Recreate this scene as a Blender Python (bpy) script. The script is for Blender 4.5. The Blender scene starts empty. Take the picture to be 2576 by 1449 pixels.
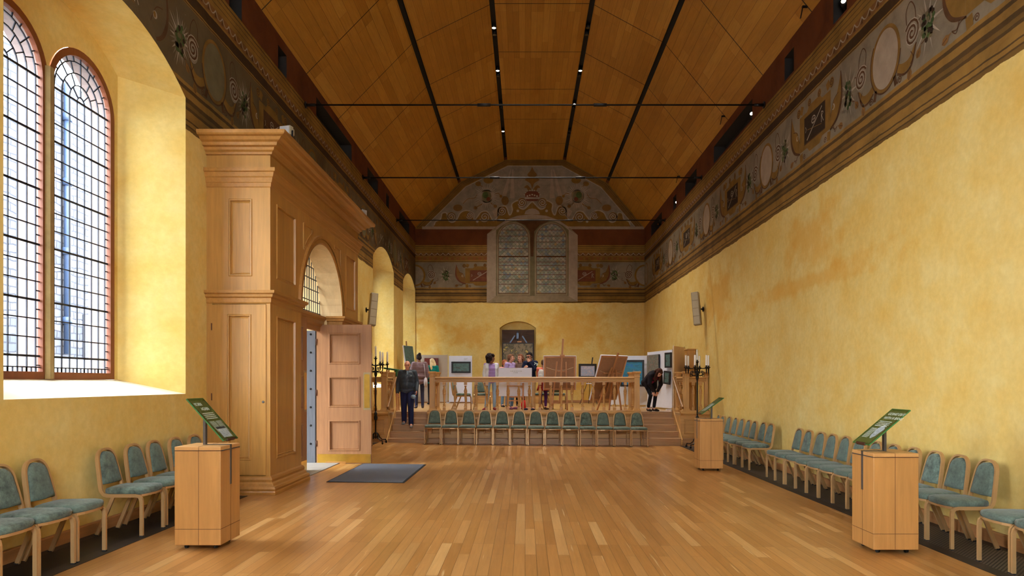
import bpy, bmesh, math, random
from mathutils import Vector, Matrix, Euler, noise as mnoise
rad = math.radians; PI = math.pi
random.seed(11)
SC = bpy.context.scene
COL = SC.collection
# photograph: 2576 x 1449, horizon and vanishing point measured from the picture
F = 1717.0; VX = 1321.0; VY = 963.0; H = 1.65
XL, XR, YB, YF = -4.55, 4.95, 28.3, -2.2
ZF = 0.83                                   # stage floor
def FZ(x): return 0.02 - 0.0115 * x          # the old floor falls a little from the window wall to the blank wall
def P(px, py, d): return Vector(((px - VX) * d / F, d, H + (VY - py) * d / F))
def PX(px, d): return (px - VX) * d / F
def PZ(py, d): return H + (VY - py) * d / F
def s2l(c):
    c /= 255.0
    return c / 12.92 if c <= 0.04045 else ((c + 0.055) / 1.055) ** 2.4
def C(r, g, b): return (s2l(r), s2l(g), s2l(b), 1.0)
def mul(c, k): return (c[0] * k, c[1] * k, c[2] * k, 1.0)

# ------------------------------------------------------------------ mesh building
class MB:
    def __init__(s): s.v = []; s.f = []; s.m = []; s.s = []
    def add(s, vs, fs, mat=0, smooth=False):
        o = len(s.v); s.v.extend([tuple(v) for v in vs])
        for f in fs:
            s.f.append([i + o for i in f]); s.m.append(mat); s.s.append(smooth)
        return s
    def quad(s, a, b, c, d, mat=0): return s.add([a, b, c, d], [(0, 1, 2, 3)], mat)
    def poly(s, pts, mat=0): return s.add(pts, [tuple(range(len(pts)))], mat)
    def box(s, x0, x1, y0, y1, z0, z1, mat=0):
        v = [(x0,y0,z0),(x1,y0,z0),(x1,y1,z0),(x0,y1,z0),(x0,y0,z1),(x1,y0,z1),(x1,y1,z1),(x0,y1,z1)]
        return s.add(v, [(0,3,2,1),(4,5,6,7),(0,1,5,4),(1,2,6,5),(2,3,7,6),(3,0,4,7)], mat)
    def obox(s, c, dx, dy, dz, mat=0):
        """oriented box: centre and three half-vectors"""
        c, dx, dy, dz = Vector(c), Vector(dx), Vector(dy), Vector(dz)
        v = [c-dx-dy-dz, c+dx-dy-dz, c+dx+dy-dz, c-dx+dy-dz, c-dx-dy+dz, c+dx-dy+dz, c+dx+dy+dz, c-dx+dy+dz]
        return s.add(v, [(0,3,2,1),(4,5,6,7),(0,1,5,4),(1,2,6,5),(2,3,7,6),(3,0,4,7)], mat)
    def prism(s, pts, dirv, mat=0, smooth=False):
        """closed polygon pts (3D, planar) pushed along dirv"""
        d = Vector(dirv); n = len(pts)
        v = [Vector(p) for p in pts]; v += [p + d for p in v]
        fs = [tuple(range(n))[::-1], tuple(range(n, 2 * n))]
        s.add(v, fs, mat)
        o = len(s.v) - 2 * n
        for i in range(n):
            j = (i + 1) % n
            s.f.append([o + i, o + j, o + n + j, o + n + i]); s.m.append(mat); s.s.append(smooth)
        return s
    def frames(s, path, up=None):
        path = [Vector(p) for p in path]; n = len(path); out = []
        t = (path[1] - path[0]).normalized()
        if up is None: up = Vector((0, 0, 1)) if abs(t.z) < 0.9 else Vector((0, 1, 0))
        a = Vector(up); a = (a - t * a.dot(t)).normalized()
        for i in range(n):
            if i == 0: ti = path[1] - path[0]
            elif i == n - 1: ti = path[-1] - path[-2]
            else: ti = (path[i + 1] - path[i]).normalized() + (path[i] - path[i - 1]).normalized()
            ti = ti.normalized() if ti.length > 1e-9 else t
            a = a - ti * a.dot(ti)
            a = a.normalized() if a.length > 1e-6 else ti.orthogonal().normalized()
            k = 1.0
            if 0 < i < n - 1:
                c = max(0.3, ti.dot((path[i + 1] - path[i]).normalized())); k = 1.0 / c
            out.append((path[i], ti, a, ti.cross(a), k))
        return out
    def tube(s, path, r, n=8, mat=0, caps=True, smooth=True, sy=1.0):
        fr = s.frames(path); vs = []; fs = []
        for i, (p, t, a, b, k) in enumerate(fr):
            ri = r[i] if isinstance(r, (list, tuple)) else r
            for j in range(n):
                an = 2 * PI * j / n
                vs.append(p + a * (math.cos(an) * ri) + b * (math.sin(an) * ri * sy))
        m = len(fr)
        for i in range(m - 1):
            for j in range(n):
                k2 = (j + 1) % n
                fs.append((i*n+j, i*n+k2, (i+1)*n+k2, (i+1)*n+j))
        s.add(vs, fs, mat, smooth)
        if caps:
            o = len(s.v) - len(vs)
            s.f.append([o + j for j in range(n)][::-1]); s.m.append(mat); s.s.append(False)
            s.f.append([o + (m-1)*n + j for j in range(n)]); s.m.append(mat); s.s.append(False)
        return s
    def bar(s, path, w, h, up=None, mat=0, smooth=False):
        """rectangular section: w along the 'b' side vector, h along up"""
        fr = s.frames(path, up); vs = []; fs = []
        for (p, t, a, b, k) in fr:
            for (u, v) in ((-1, -1), (1, -1), (1, 1), (-1, 1)):
                vs.append(p + b * (u * w / 2) + a * (v * h / 2 * k))
        m = len(fr)
        for i in range(m - 1):
            for j in range(4):
                k2 = (j + 1) % 4
                fs.append((i*4+j, i*4+k2, (i+1)*4+k2, (i+1)*4+j))
        fs.append((3, 2, 1, 0)); fs.append(tuple((m-1)*4 + j for j in range(4)))
        return s.add(vs, fs, mat, smooth)
    def lathe(s, prof, n=12, org=(0, 0, 0), mat=0, smooth=True, sq=False):
        ox, oy, oz = org; vs = []; fs = []
        for (r, z) in prof:
            for j in range(n):
                an = 2 * PI * (j + (0.5 if sq else 0)) / n
                vs.append((ox + r * math.cos(an), oy + r * math.sin(an), oz + z))
        m = len(prof)
        for i in range(m - 1):
            for j in range(n):
                k2 = (j + 1) % n
                fs.append((i*n+j, i*n+k2, (i+1)*n+k2, (i+1)*n+j))
        s.add(vs, fs, mat, smooth)
        o = len(s.v) - len(vs)
        if prof[0][0] > 1e-4: s.f.append([o + j for j in range(n)][::-1]); s.m.append(mat); s.s.append(False)
        if prof[-1][0] > 1e-4: s.f.append([o + (m-1)*n + j for j in range(n)]); s.m.append(mat); s.s.append(False)
        return s
    def sweep(s, prof, path, mat=0, closed=False):
        """moulding: prof = [(out, z)], path = plan points (x, y), outward = right of travel, mitred"""
        n = len(path); rows = []
        for i in range(n):
            p = Vector(path[i])
            def nrm(a, b):
                t = (Vector(b) - Vector(a)).normalized(); return Vector((t.y, -t.x))
            if closed: na = nrm(path[i-1], path[i]); nb = nrm(path[i], path[(i+1) % n])
            else:
                na = nrm(path[i-1], path[i]) if i > 0 else nrm(path[i], path[i+1])
                nb = nrm(path[i], path[i+1]) if i < n-1 else na
            m = (na + nb) / (1 + na.dot(nb))
            rows.append([(p.x + m.x * o, p.y + m.y * o, z) for (o, z) in prof])
        k = len(prof); vs = [v for r in rows for v in r]; fs = []
        for i in range(n if closed else n - 1):
            i2 = (i + 1) % n
            for j in range(k - 1):
                fs.append((i*k+j, i2*k+j, i2*k+j+1, i*k+j+1))
        if not closed:
            fs.append(tuple(range(k))); fs.append(tuple((n-1)*k + j for j in range(k))[::-1])
        return s.add(vs, fs, mat)
    def ball(s, c, r, n=10, m=7, mat=0, smooth=True):
        if not isinstance(r, (tuple, list)): r = (r, r, r)
        vs = [(c[0], c[1], c[2] - r[2])]; fs = []
        for i in range(1, m):
            ph = -PI/2 + PI * i / m
            for j in range(n):
                an = 2*PI*j/n
                vs.append((c[0]+r[0]*math.cos(ph)*math.cos(an), c[1]+r[1]*math.cos(ph)*math.sin(an), c[2]+r[2]*math.sin(ph)))
        vs.append((c[0], c[1], c[2] + r[2]))
        for j in range(n): fs.append((0, 1+(j+1) % n, 1+j))
        for i in range(m - 2):
            for j in range(n):
                k = (j+1) % n
                fs.append((1+i*n+j, 1+i*n+k, 1+(i+1)*n+k, 1+(i+1)*n+j))
        t = len(vs) - 1
        for j in range(n): fs.append((t, 1+(m-2)*n+j, 1+(m-2)*n+(j+1) % n))
        return s.add(vs, fs, mat, smooth)
    def mesh(s, name, mats):
        me = bpy.data.meshes.new(name)
        me.from_pydata([tuple(v) for v in s.v], [], s.f)
        if not isinstance(mats, (list, tuple)): mats = [mats]
        for m in mats: me.materials.append(m)
        me.polygons.foreach_set('material_index', s.m)
        me.polygons.foreach_set('use_smooth', s.s)
        me.update()
        return me
    def build(s, name, mats, parent=None, world=False, bevel=0, fix=True):
        """link as ONE object; world=True: vertices are world coordinates of an unrotated parent"""
        if world and parent is not None:
            o3 = Vector((0, 0, 0)); q = parent
            while q is not None: o3 = o3 + q.location; q = q.parent
            s.v = [(v[0]-o3.x, v[1]-o3.y, v[2]-o3.z) for v in s.v]
        me = s.mesh(name, mats)
        if fix:
            bm = bmesh.new(); bm.from_mesh(me); bmesh.ops.recalc_face_normals(bm, faces=bm.faces); bm.to_mesh(me); bm.free()
        o = bpy.data.objects.new(name, me); COL.objects.link(o)
        if parent is not None: o.parent = parent
        if bevel:
            b = o.modifiers.new('edge', 'BEVEL'); b.width = bevel; b.segments = 2; b.limit_method = 'ANGLE'
        return o

def tag(o, label=None, cat=None, group=None, kind=None):
    if label: o['label'] = label
    if cat: o['category'] = cat
    if group: o['group'] = group
    if kind: o['kind'] = kind
    return o
def thing(name, label, cat, loc=(0, 0, 0), rz=0.0, group=None):
    o = bpy.data.objects.new(name, None); COL.objects.link(o)
    o.empty_display_size = 0.1
    o.location = loc; o.rotation_euler = (0, 0, rz)
    return tag(o, label, cat, group)
def copy_tree(o, parent=None):
    c = o.copy(); COL.objects.link(c)
    if parent is not None: c.parent = parent
    for ch in list(o.children): copy_tree(ch, c)
    return c
def place(o, loc, rz=0.0, label=None, group=None):
    o.location = loc; o.rotation_euler = (0, 0, rz)
    if label: o['label'] = label
    if group: o['group'] = group
    return o

# ------------------------------------------------------------------ materials
class NT:
    def __init__(s, name):
        s.m = bpy.data.materials.new(name); s.m.use_nodes = True
        s.t = s.m.node_tree; s.t.nodes.clear()
        s.out = s.n('ShaderNodeOutputMaterial')
    def n(s, ty, **kw):
        nd = s.t.nodes.new(ty)
        for k, v in kw.items():
            if k.startswith('i_'):
                key = k[2:]; key = int(key) if key.isdigit() else key.replace('_', ' ')
                if isinstance(v, bpy.types.NodeSocket): s.t.links.new(v, nd.inputs[key])
                else: nd.inputs[key].default_value = v
            else: setattr(nd, k, v)
        return nd
    def link(s, a, b): s.t.links.new(a, b)
    def coord(s, kind='Object', scale=(1, 1, 1), rot=(0, 0, 0), loc=(0, 0, 0)):
        tc = s.n('ShaderNodeTexCoord')
        mp = s.n('ShaderNodeMapping', i_Vector=tc.outputs[kind], i_Scale=scale, i_Rotation=rot, i_Location=loc)
        return mp.outputs[0]
    def noise(s, vec, scale, detail=4, rough=0.55, dist=0.0):
        return s.n('ShaderNodeTexNoise', i_Vector=vec, i_Scale=scale, i_Detail=detail, i_Roughness=rough, i_Distortion=dist).outputs[0]
    def ramp(s, fac, stops, interp='LINEAR'):
        r = s.n('ShaderNodeValToRGB', i_Fac=fac); cr = r.color_ramp; cr.interpolation = interp
        while len(cr.elements) < len(stops): cr.elements.new(0.5)
        for e, (p, c) in zip(cr.elements, stops): e.position = p
        for e, (p, c) in zip(cr.elements, stops): e.color = c
        return r.outputs[0]
    def math(s, op, a, b=None, c=None, clamp=False):
        nd = s.n('ShaderNodeMath', operation=op, use_clamp=clamp)
        for i, x in enumerate((a, b, c)):
            if x is None: continue
            if isinstance(x, bpy.types.NodeSocket): s.link(x, nd.inputs[i])
            else: nd.inputs[i].default_value = x
        return nd.outputs[0]
    def mix(s, fac, a, b, blend='MIX'):
        nd = s.n('ShaderNodeMix', data_type='RGBA', blend_type=blend)
        for k, x in ((0, fac), (6, a), (7, b)):
            if isinstance(x, bpy.types.NodeSocket): s.link(x, nd.inputs[k])
            else: nd.inputs[k].default_value = x
        return nd.outputs[2]
    def bsdf(s, col, rough=0.6, metal=0.0, bump=None, bstr=0.3, bdist=0.01, spec=0.5, **kw):
        b = s.n('ShaderNodeBsdfPrincipled')
        for key, x in (('Base Color', col), ('Roughness', rough), ('Metallic', metal), ('Specular IOR Level', spec)):
            if isinstance(x, bpy.types.NodeSocket): s.link(x, b.inputs[key])
            else: b.inputs[key].default_value = x
        for k, x in kw.items(): b.inputs[k.replace('_', ' ')].default_value = x
        if bump is not None:
            bp = s.n('ShaderNodeBump', i_Strength=bstr, i_Distance=bdist, i_Height=bump)
            s.link(bp.outputs[0], b.inputs['Normal'])
        s.link(b.outputs[0], s.out.inputs[0])
        return s.m
def plain(name, col, rough=0.6, metal=0.0, var=0.12, scale=6.0, bump=0.0, spec=0.4, stretch=(1, 1, 1)):
    t = NT(name); v = t.coord(scale=stretch); nz = t.noise(v, scale, 4)
    c = t.ramp(nz, [(0.25, mul(col, 1 - var)), (0.75, mul(col, 1 + var))])
    return t.bsdf(c, rough, metal, bump=nz if bump else None, bstr=bump, spec=spec)
def wood(name, col, rough=0.45, axis='z', var=0.16, grain=26.0, spec=0.4, lo=None):
    t = NT(name)
    sc = {'z': (grain, grain, 1.6), 'y': (grain, 1.6, grain), 'x': (1.6, grain, grain)}[axis]
    v = t.coord(scale=sc); n1 = t.noise(v, 1.0, 5, 0.6, 0.4)
    v2 = t.coord(scale=tuple(x * 0.11 for x in sc)); n2 = t.noise(v2, 1.0, 3, 0.5, 1.2)
    c1 = t.ramp(n1, [(0.3, mul(lo or col, 1 - var)), (0.7, mul(col, 1 + var * 0.6))])
    c2 = t.ramp(n2, [(0.3, (0.86, 0.83, 0.8, 1)), (0.7, (1.07, 1.06, 1.04, 1))])
    return t.bsdf(t.mix(1.0, c1, c2, 'MULTIPLY'), rough, 0.0, bump=n1, bstr=0.08, bdist=0.002, spec=spec)
def emit(name, col, s):
    t = NT(name); e = t.n('ShaderNodeEmission', i_Color=col, i_Strength=s); t.link(e.outputs[0], t.out.inputs[0]); return t.m
M = {}
SKY = 17.0; EXPO = 0.78; SPOT = 120.0
# ---- wall paint: yellow limewash, painted frieze bands, rust band (side walls share the scheme)
Z0, Z1 = 4.967, 7.36
BROWN = C(80, 58, 30); OCHRE = C(136, 102, 46); OCHD = C(108, 80, 36); GREYF = C(126, 113, 92); RUST = C(98, 52, 24)
def limewash(t, v):
    big = t.noise(v, 0.55, 6, 0.62, 0.6); mid = t.noise(v, 2.3, 5, 0.6); fine = t.noise(v, 14.0, 3, 0.6)
    c = t.ramp(big, [(0.28, C(211, 173, 82)), (0.45, C(214, 183, 104)), (0.60, C(216, 190, 116)), (0.78, C(221, 205, 138))])
    c2 = t.ramp(mid, [(0.28, C(208, 166, 74)), (0.50, C(215, 187, 110)), (0.74, C(222, 207, 143))])
    c = t.mix(0.5, c, c2)
    c3 = t.ramp(fine, [(0.35, (0.93, 0.92, 0.9, 1)), (0.7, (1.03, 1.03, 1.03, 1))])
    return t.mix(1.0, c, c3, 'MULTIPLY'), mid, fine
def wall_paint(name, zoff=0.0, dentil=True, streaks=(), GREYF=GREYF):
    t = NT(name); v = t.coord()
    plaster, mid, fine = limewash(t, v)
    tc = t.n('ShaderNodeTexCoord'); sep = t.n('ShaderNodeSeparateXYZ', i_0=tc.outputs['Object'])
    z = t.math('SUBTRACT', sep.outputs[2], zoff)
    for (ax, c0, w0, zc, wz) in streaks:                     # ochre stains with their own outline
        a = t.math('DIVIDE', t.math('ABSOLUTE', t.math('SUBTRACT', sep.outputs[ax], c0)), w0)
        b = t.math('DIVIDE', t.math('ABSOLUTE', t.math('SUBTRACT', z, zc)), wz)
        r = t.math('MAXIMUM', a, b)
        r = t.math('ADD', r, t.math('MULTIPLY', t.math('SUBTRACT', mid, 0.5), 2.6))
        m = t.math('MULTIPLY', t.math('SUBTRACT', 1.0, t.n('ShaderNodeMapRange', i_Value=r, i_From_Min=0.55, i_From_Max=1.25).outputs[0]), 0.5)
        plaster = t.mix(m, plaster, C(202, 146, 44))
    w = t.noise(t.coord(), 3.0, 4, 0.6)
    zz = t.math('ADD', z, t.math('MULTIPLY', t.math('SUBTRACT', w, 0.5), 0.035))
    bands = [(4.967, OCHD), (5.015, BROWN), (5.035, OCHRE), (5.085, BROWN), (5.11, OCHRE), (5.235, BROWN), (5.27, OCHD), (5.33, BROWN), (5.39, OCHRE),
             (5.49, BROWN), (5.54, OCHRE), (5.59, GREYF), (6.644, OCHRE), (6.66, BROWN), (6.68, OCHRE)]
    bands += [(6.74, C(128, 78, 40)), (6.86, OCHRE)] if dentil else [(6.70, C(62, 42, 22)), (6.86, OCHRE)]
    bands += [(6.885, C(122, 84, 44)), (7.04, OCHRE), (7.12, BROWN), (7.135, OCHRE), (7.20, BROWN), (7.215, OCHRE), (7.28, BROWN), (7.30, OCHRE), (7.355, RUST)]
    k = 1.0 / (7.6 - 4.9)
    f = t.math('MULTIPLY', t.math('SUBTRACT', zz, 4.9), k)
    br = t.ramp(f, [((b - 4.9) * k, c) for b, c in bands], 'CONSTANT')
    dirt = t.noise(t.coord(), 1.4, 6, 0.65, 0.4)
    br = t.mix(1.0, br, t.ramp(dirt, [(0.3, (0.62, 0.6, 0.58, 1)), (0.5, (0.95, 0.94, 0.93, 1)), (0.72, (1.22, 1.2, 1.18, 1))]), 'MULTIPLY')
    edge = t.math('ADD', z, t.math('MULTIPLY', t.math('SUBTRACT', mid, 0.5), 0.10))
    col = t.mix(t.math('GREATER_THAN', edge, Z0), plaster, br)
    return t.bsdf(col, 0.85, 0, bump=t.math('ADD', t.math('MULTIPLY', mid, 1.0), t.math('MULTIPLY', fine, 0.35)), bstr=0.35, bdist=0.012, spec=0.2)
M['wall_right'] = wall_paint('painted_plaster_right', 0, False, [(1, 12.4, 2.6, 3.42, 0.16), (1, 11.8, 0.9, 4.1, 0.5), (1, 17.5, 1.0, 3.8, 0.6)])
M['wall_back'] = wall_paint('painted_plaster_back', 0, True, [(0, -4.0, 0.5, 3.7, 0.9), (0, 2.0, 1.3, 3.9, 0.75), (0, -2.4, 0.7, 3.6, 0.4), (0, 3.0, 1.0, 1.3, 0.5)])
M['wall_left'] = wall_paint('painted_plaster_left', 0.09, False, GREYF=C(94, 78, 52))  # frieze field browned to stand for the dim bounce light on this wall
t = NT('yellow_plaster'); v = t.coord(); c, mid, fine = limewash(t, v)
M['plaster'] = t.bsdf(c, 0.85, 0, bump=t.math('ADD', mid, t.math('MULTIPLY', fine, 0.4)), bstr=0.3, bdist=0.012, spec=0.2)
M['sill'] = plain('brightened_limewash_sill', C(236, 226, 196), 0.8, 0, 0.05, 3)  # limewash lightened to stand for the overexposed daylight on the sill
# ---- pigments of the painted decoration
def pigment(n, c, v=0.22): M[n] = plain('pigment_' + n, c, 0.9, 0, v, 5.0, spec=0.15)
pigment('p_ochre', C(122, 90, 40)); pigment('p_brown', C(84, 56, 34)); pigment('p_pale', C(158, 144, 124)); pigment('p_grey', C(132, 119, 99))
pigment('p_green', C(70, 82, 44), 0.4); pigment('p_red', C(104, 58, 40)); pigment('p_dark', C(52, 38, 26)); pigment('p_stone', C(150, 132, 110), 0.16)
pigment('p_dust', C(120, 106, 84), 0.25); pigment('p_cream', C(178, 166, 138), 0.15); pigment('p_tan', C(118, 84, 42))
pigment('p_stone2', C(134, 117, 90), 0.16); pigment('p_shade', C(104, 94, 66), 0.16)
t = NT('pigment_quarries'); tc = t.coord('Object', (1, 1, 1), (0, rad(45), 0))
ch = t.n('ShaderNodeTexVoronoi', i_Vector=tc, i_Scale=9.0); ch.distance = 'CHEBYCHEV'; ch.inputs['Randomness'].default_value = 0.0
cc = t.n('ShaderNodeSeparateColor', i_0=ch.outputs['Color'])
q = t.ramp(cc.outputs[0], [(0.0, C(150, 150, 128)), (0.35, C(120, 128, 112)), (0.6, C(172, 160, 136)), (0.85, C(110, 122, 128)), (1.0, C(160, 136, 92))])
ln = t.math('GREATER_THAN', ch.outputs['Distance'], 0.46)
q = t.mix(1.0, q, t.ramp(t.noise(t.coord(), 1.6, 4), [(0.3, (0.7, 0.7, 0.7, 1)), (0.7, (1.15, 1.15, 1.15, 1))]), 'MULTIPLY')
M['p_quarry'] = t.bsdf(t.mix(ln, q, C(92, 84, 66)), 0.9, spec=0.15)
# ---- floor: oak strips running down the hall
def boards(name, w, l, cols, rough, gap=0.0015, axis='y', dark=C(60, 36, 18), grain=1.0, coat=0.0, joints=None, spec=0.5, streak=False):
    t = NT(name)
    tc = t.n('ShaderNodeTexCoord'); sep = t.n('ShaderNodeSeparateXYZ', i_0=tc.outputs['Object'])
    a, b = (sep.outputs[1], sep.outputs[0]) if axis == 'y' else (sep.outputs[0], sep.outputs[1])
    v = t.n('ShaderNodeCombineXYZ', i_0=a, i_1=b).outputs[0]
    br = t.n('ShaderNodeTexBrick', i_Vector=v, i_Scale=1.0, i_Mortar_Size=gap, i_Mortar_Smooth=0.1, i_Bias=0.0, i_Brick_Width=l, i_Row_Height=w)
    br.inputs['Color1'].default_value = (0, 0, 0, 1); br.inputs['Color2'].default_value = (1, 1, 1, 1); br.inputs['Mortar'].default_value = (0.5, 0.5, 0.5, 1)
    br.offset = 0.37; br.offset_frequency = 3
    n = len(cols); base = t.ramp(br.outputs[0], [(i / (n - 1), c) for i, c in enumerate(cols)])
    gv = t.n('ShaderNodeMapping', i_Vector=v, i_Scale=(1.3, 24.0, 1.0)).outputs[0]
    off = t.n('ShaderNodeVectorMath', operation='ADD', i_0=gv); t.link(br.outputs[0], off.inputs[1])
    g = t.noise(off.outputs[0], 1.6, 5, 0.6, 0.5)
    base = t.mix(grain, base, t.ramp(g, [(0.3, (0.86, 0.84, 0.81, 1)), (0.7, (1.08, 1.07, 1.06, 1))]), 'MULTIPLY')
    stain = t.noise(t.coord(), 0.5, 5, 0.6)
    base = t.mix(grain, base, t.ramp(stain, [(0.3, (0.9, 0.9, 0.9, 1)), (0.7, (1.06, 1.06, 1.06, 1))]), 'MULTIPLY')
    if streak:
        sv = t.n('ShaderNodeMapping', i_Vector=v, i_Scale=(1.1, 26.0, 1.0)).outputs[0]
        so_ = t.n('ShaderNodeVectorMath', operation='ADD', i_0=sv); t.link(br.outputs[0], so_.inputs[1])
        sn = t.n('ShaderNodeMapRange', i_Value=t.noise(so_.outputs[0], 1.0, 2, 0.4), i_From_Min=0.70, i_From_Max=0.76).outputs[0]
        base = t.mix(t.math('MULTIPLY', sn, 0.6), base, C(222, 188, 132))
    col = t.mix(br.outputs['Fac'], base, dark)
    if joints:
        y0, per, wj = joints
        m = t.math('PINGPONG', t.math('SUBTRACT', sep.outputs[1], y0), per / 2)
        col = t.mix(t.math('LESS_THAN', m, wj), col, C(34, 20, 10))
    rr = rough + 0.06
    return t.bsdf(col, rr, 0, bump=t.math('SUBTRACT', g, t.math('MULTIPLY', br.outputs['Fac'], 2.0)), bstr=0.025, bdist=0.002, spec=spec)
M['floor'] = boards('oak_strip_floor', 0.105, 1.15, [C(154, 106, 54), C(172, 122, 64), C(160, 112, 58), C(178, 128, 70), C(166, 116, 60), C(186, 138, 80), C(158, 110, 56), C(196, 152, 94)], 0.22, streak=True)
M['stage_floor'] = boards('stage_boards', 0.12, 1.6, [C(166, 128, 78), C(176, 138, 88), C(170, 132, 82)], 0.22, grain=0.3)
M['ceiling'] = boards('ceiling_boards', 0.155, 2.43, [C(160, 110, 38), C(174, 124, 48), C(166, 116, 42), C(182, 134, 56)], 0.45, gap=0.002, joints=(16.65, 2.43, 0.012), dark=C(96, 58, 22), spec=0.25)
M['slot'] = plain('slot_black', C(28, 24, 20), 0.8)
OAK = C(190, 146, 86)
M['oak'] = wood('oak_vertical', OAK, 0.42, 'z')
M['oak_y'] = wood('oak_along', OAK, 0.42, 'y')
M['oak_x'] = wood('oak_across', OAK, 0.42, 'x')
M['oak_porch'] = wood('porch_oak', C(174, 127, 62), 0.4, 'z')
M['oak_porch_x'] = wood('porch_oak_rails', C(176, 129, 64), 0.4, 'x')
M['oak_porch_y'] = wood('porch_oak_cornice', C(168, 119, 56), 0.4, 'y')
M['oak_pale'] = wood('porch_soffit_oak', C(206, 176, 126), 0.5, 'z', 0.08)
M['oak_worn'] = wood('worn_door_oak', C(152, 108, 70), 0.5, 'z', 0.2)
M['oak_plinth'] = wood('plinth_oak', C(182, 132, 72), 0.4, 'z', 0.14, 18)
M['oak_plinth_top'] = wood('plinth_top_oak', C(190, 142, 84), 0.4, 'x', 0.12, 18)
M['step'] = wood('step_oak', C(172, 132, 90), 0.4, 'x', 0.22)
M['easel'] = wood('easel_beech', C(184, 132, 86), 0.5, 'z', 0.12)
M['rail_dark'] = wood('handrail_oak', C(140, 98, 52), 0.35, 'y', 0.14)
M['oak_dark'] = wood('dark_door_oak', C(84, 52, 26), 0.55, 'x', 0.3, 12)
M['seam'] = plain('seam_dark', C(84, 50, 26), 0.7)
M['skirting'] = wood('skirting_oak', C(166, 116, 70), 0.45, 'y', 0.15)
M['timber_grey'] = wood('weathered_timber', C(92, 96, 104), 0.8, 'z', 0.2)
M['brass'] = plain('brass_plate', C(206, 166, 74), 0.28, 0.9, 0.1, 9)
M['plate_edge'] = plain('plate_surround', C(150, 132, 92), 0.4, 0.2)
M['iron'] = plain('black_iron', C(26, 24, 24), 0.5, 0.5)
M['steel'] = plain('dark_steel_strap', C(96, 92, 88), 0.45, 0.7)
M['brownmetal'] = plain('bronze_clip', C(84, 50, 36), 0.5, 0.4)
M['lead'] = plain('lead_came', C(38, 42, 52), 0.5, 0.2)
M['winframe'] = wood('window_frame_paint', C(122, 64, 30), 0.5, 'z', 0.1)
M['stone'] = plain('mullion_stone', C(146, 122, 78), 0.9, 0, 0.2, 9, 0.3)
t = NT('courtyard_masonry')
tc = t.n('ShaderNodeTexCoord'); sep = t.n('ShaderNodeSeparateXYZ', i_0=tc.outputs['Object'])
v = t.n('ShaderNodeCombineXYZ', i_0=sep.outputs[1], i_1=sep.outputs[2]).outputs[0]
wv = t.n('ShaderNodeVectorMath', operation='ADD', i_0=v, i_1=t.n('ShaderNodeVectorMath', operation='SCALE', i_0=t.n('ShaderNodeTexNoise', i_Vector=v, i_Scale=1.3).outputs[1], i_Scale=0.25).outputs[0]).outputs[0]
br = t.n('ShaderNodeTexBrick', i_Vector=wv, i_Scale=1.0, i_Mortar_Size=0.03, i_Brick_Width=0.75, i_Row_Height=0.32)
br.inputs['Color1'].default_value = C(68, 71, 78); br.inputs['Color2'].default_value = C(92, 93, 98); br.inputs['Mortar'].default_value = C(48, 50, 56)
M['masonry'] = t.bsdf(br.outputs[0], 0.9, spec=0.2)
M['jamb_stone'] = plain('window_jamb_stone', C(112, 96, 90), 0.9, 0, 0.22, 3, 0.3)
M['slab'] = plain('threshold_stone', C(150, 148, 142), 0.6, 0, 0.1, 3)
M['strut'] = plain('blue_steel', C(92, 106, 124), 0.4, 0.4)
M['paving'] = plain('courtyard_paving', C(92, 92, 92), 0.8, 0, 0.15, 2)
M['pipe'] = plain('painted_downpipe', C(44, 60, 84), 0.5)
M['grey_door'] = plain('grey_boards', C(48, 46, 52), 0.7)
t = NT('window_glass')
tr = t.n('ShaderNodeBsdfTransparent', i_Color=(0.95, 0.97, 1.0, 1)); gl = t.n('ShaderNodeBsdfGlossy', i_Roughness=0.03)
mx = t.n('ShaderNodeMixShader', i_0=0.05); t.link(tr.outputs[0], mx.inputs[1]); t.link(gl.outputs[0], mx.inputs[2]); t.link(mx.outputs[0], t.out.inputs[0])
M['glass'] = t.m
t = NT('green_glass')
pb = t.n('ShaderNodeBsdfPrincipled'); pb.inputs['Base Color'].default_value = C(78, 92, 40); pb.inputs['Roughness'].default_value = 0.12
tr = t.n('ShaderNodeBsdfTransparent', i_Color=C(150, 190, 110)); mx = t.n('ShaderNodeMixShader', i_0=0.82)
t.link(tr.outputs[0], mx.inputs[1]); t.link(pb.outputs[0], mx.inputs[2]); t.link(mx.outputs[0], t.out.inputs[0])
M['green_glass'] = t.m
M['green_edge'] = plain('glass_edge', C(60, 112, 62), 0.2)
M['green_print'] = plain('printed_panel', C(78, 86, 38), 0.35, 0, 0.06)
M['ink_white'] = plain('white_ink', C(198, 210, 196), 0.6)
M['ink_dark'] = plain('dark_ink', C(46, 44, 36), 0.6)
M['ink_photo'] = plain('grey_photo', C(150, 160, 160), 0.5, 0, 0.5, 60)
def velvet(name, w):
    t = NT(name); v = t.coord(); a = t.noise(v, 11.0, 6, 0.7, 0.15); b = t.noise(v, 60.0, 3, 0.6)
    c = t.ramp(a, [(0.30, mul(C(72, 84, 75), 1-w)), (0.5, C(89, 104, 93)), (0.70, mul(C(104, 121, 109), 1+w*.5))])
    c = t.mix(1.0, c, t.ramp(b, [(0.3, (0.82, 0.82, 0.82, 1)), (0.7, (1.12, 1.12, 1.12, 1))]), 'MULTIPLY')
    return t.bsdf(c, 0.85, 0, bump=b, bstr=0.2, bdist=0.004, spec=0.25, Sheen_Weight=0.12)
M['velvet'] = velvet('green_velvet', 0.0); M['velvet_worn'] = velvet('green_velvet_worn', 0.5)
M['chair_metal'] = plain('gold_bronze_tube', C(180, 144, 96), 0.3, 0.3, 0.06)
M['rubber'] = plain('black_rubber', C(24, 24, 24), 0.8)
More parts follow.
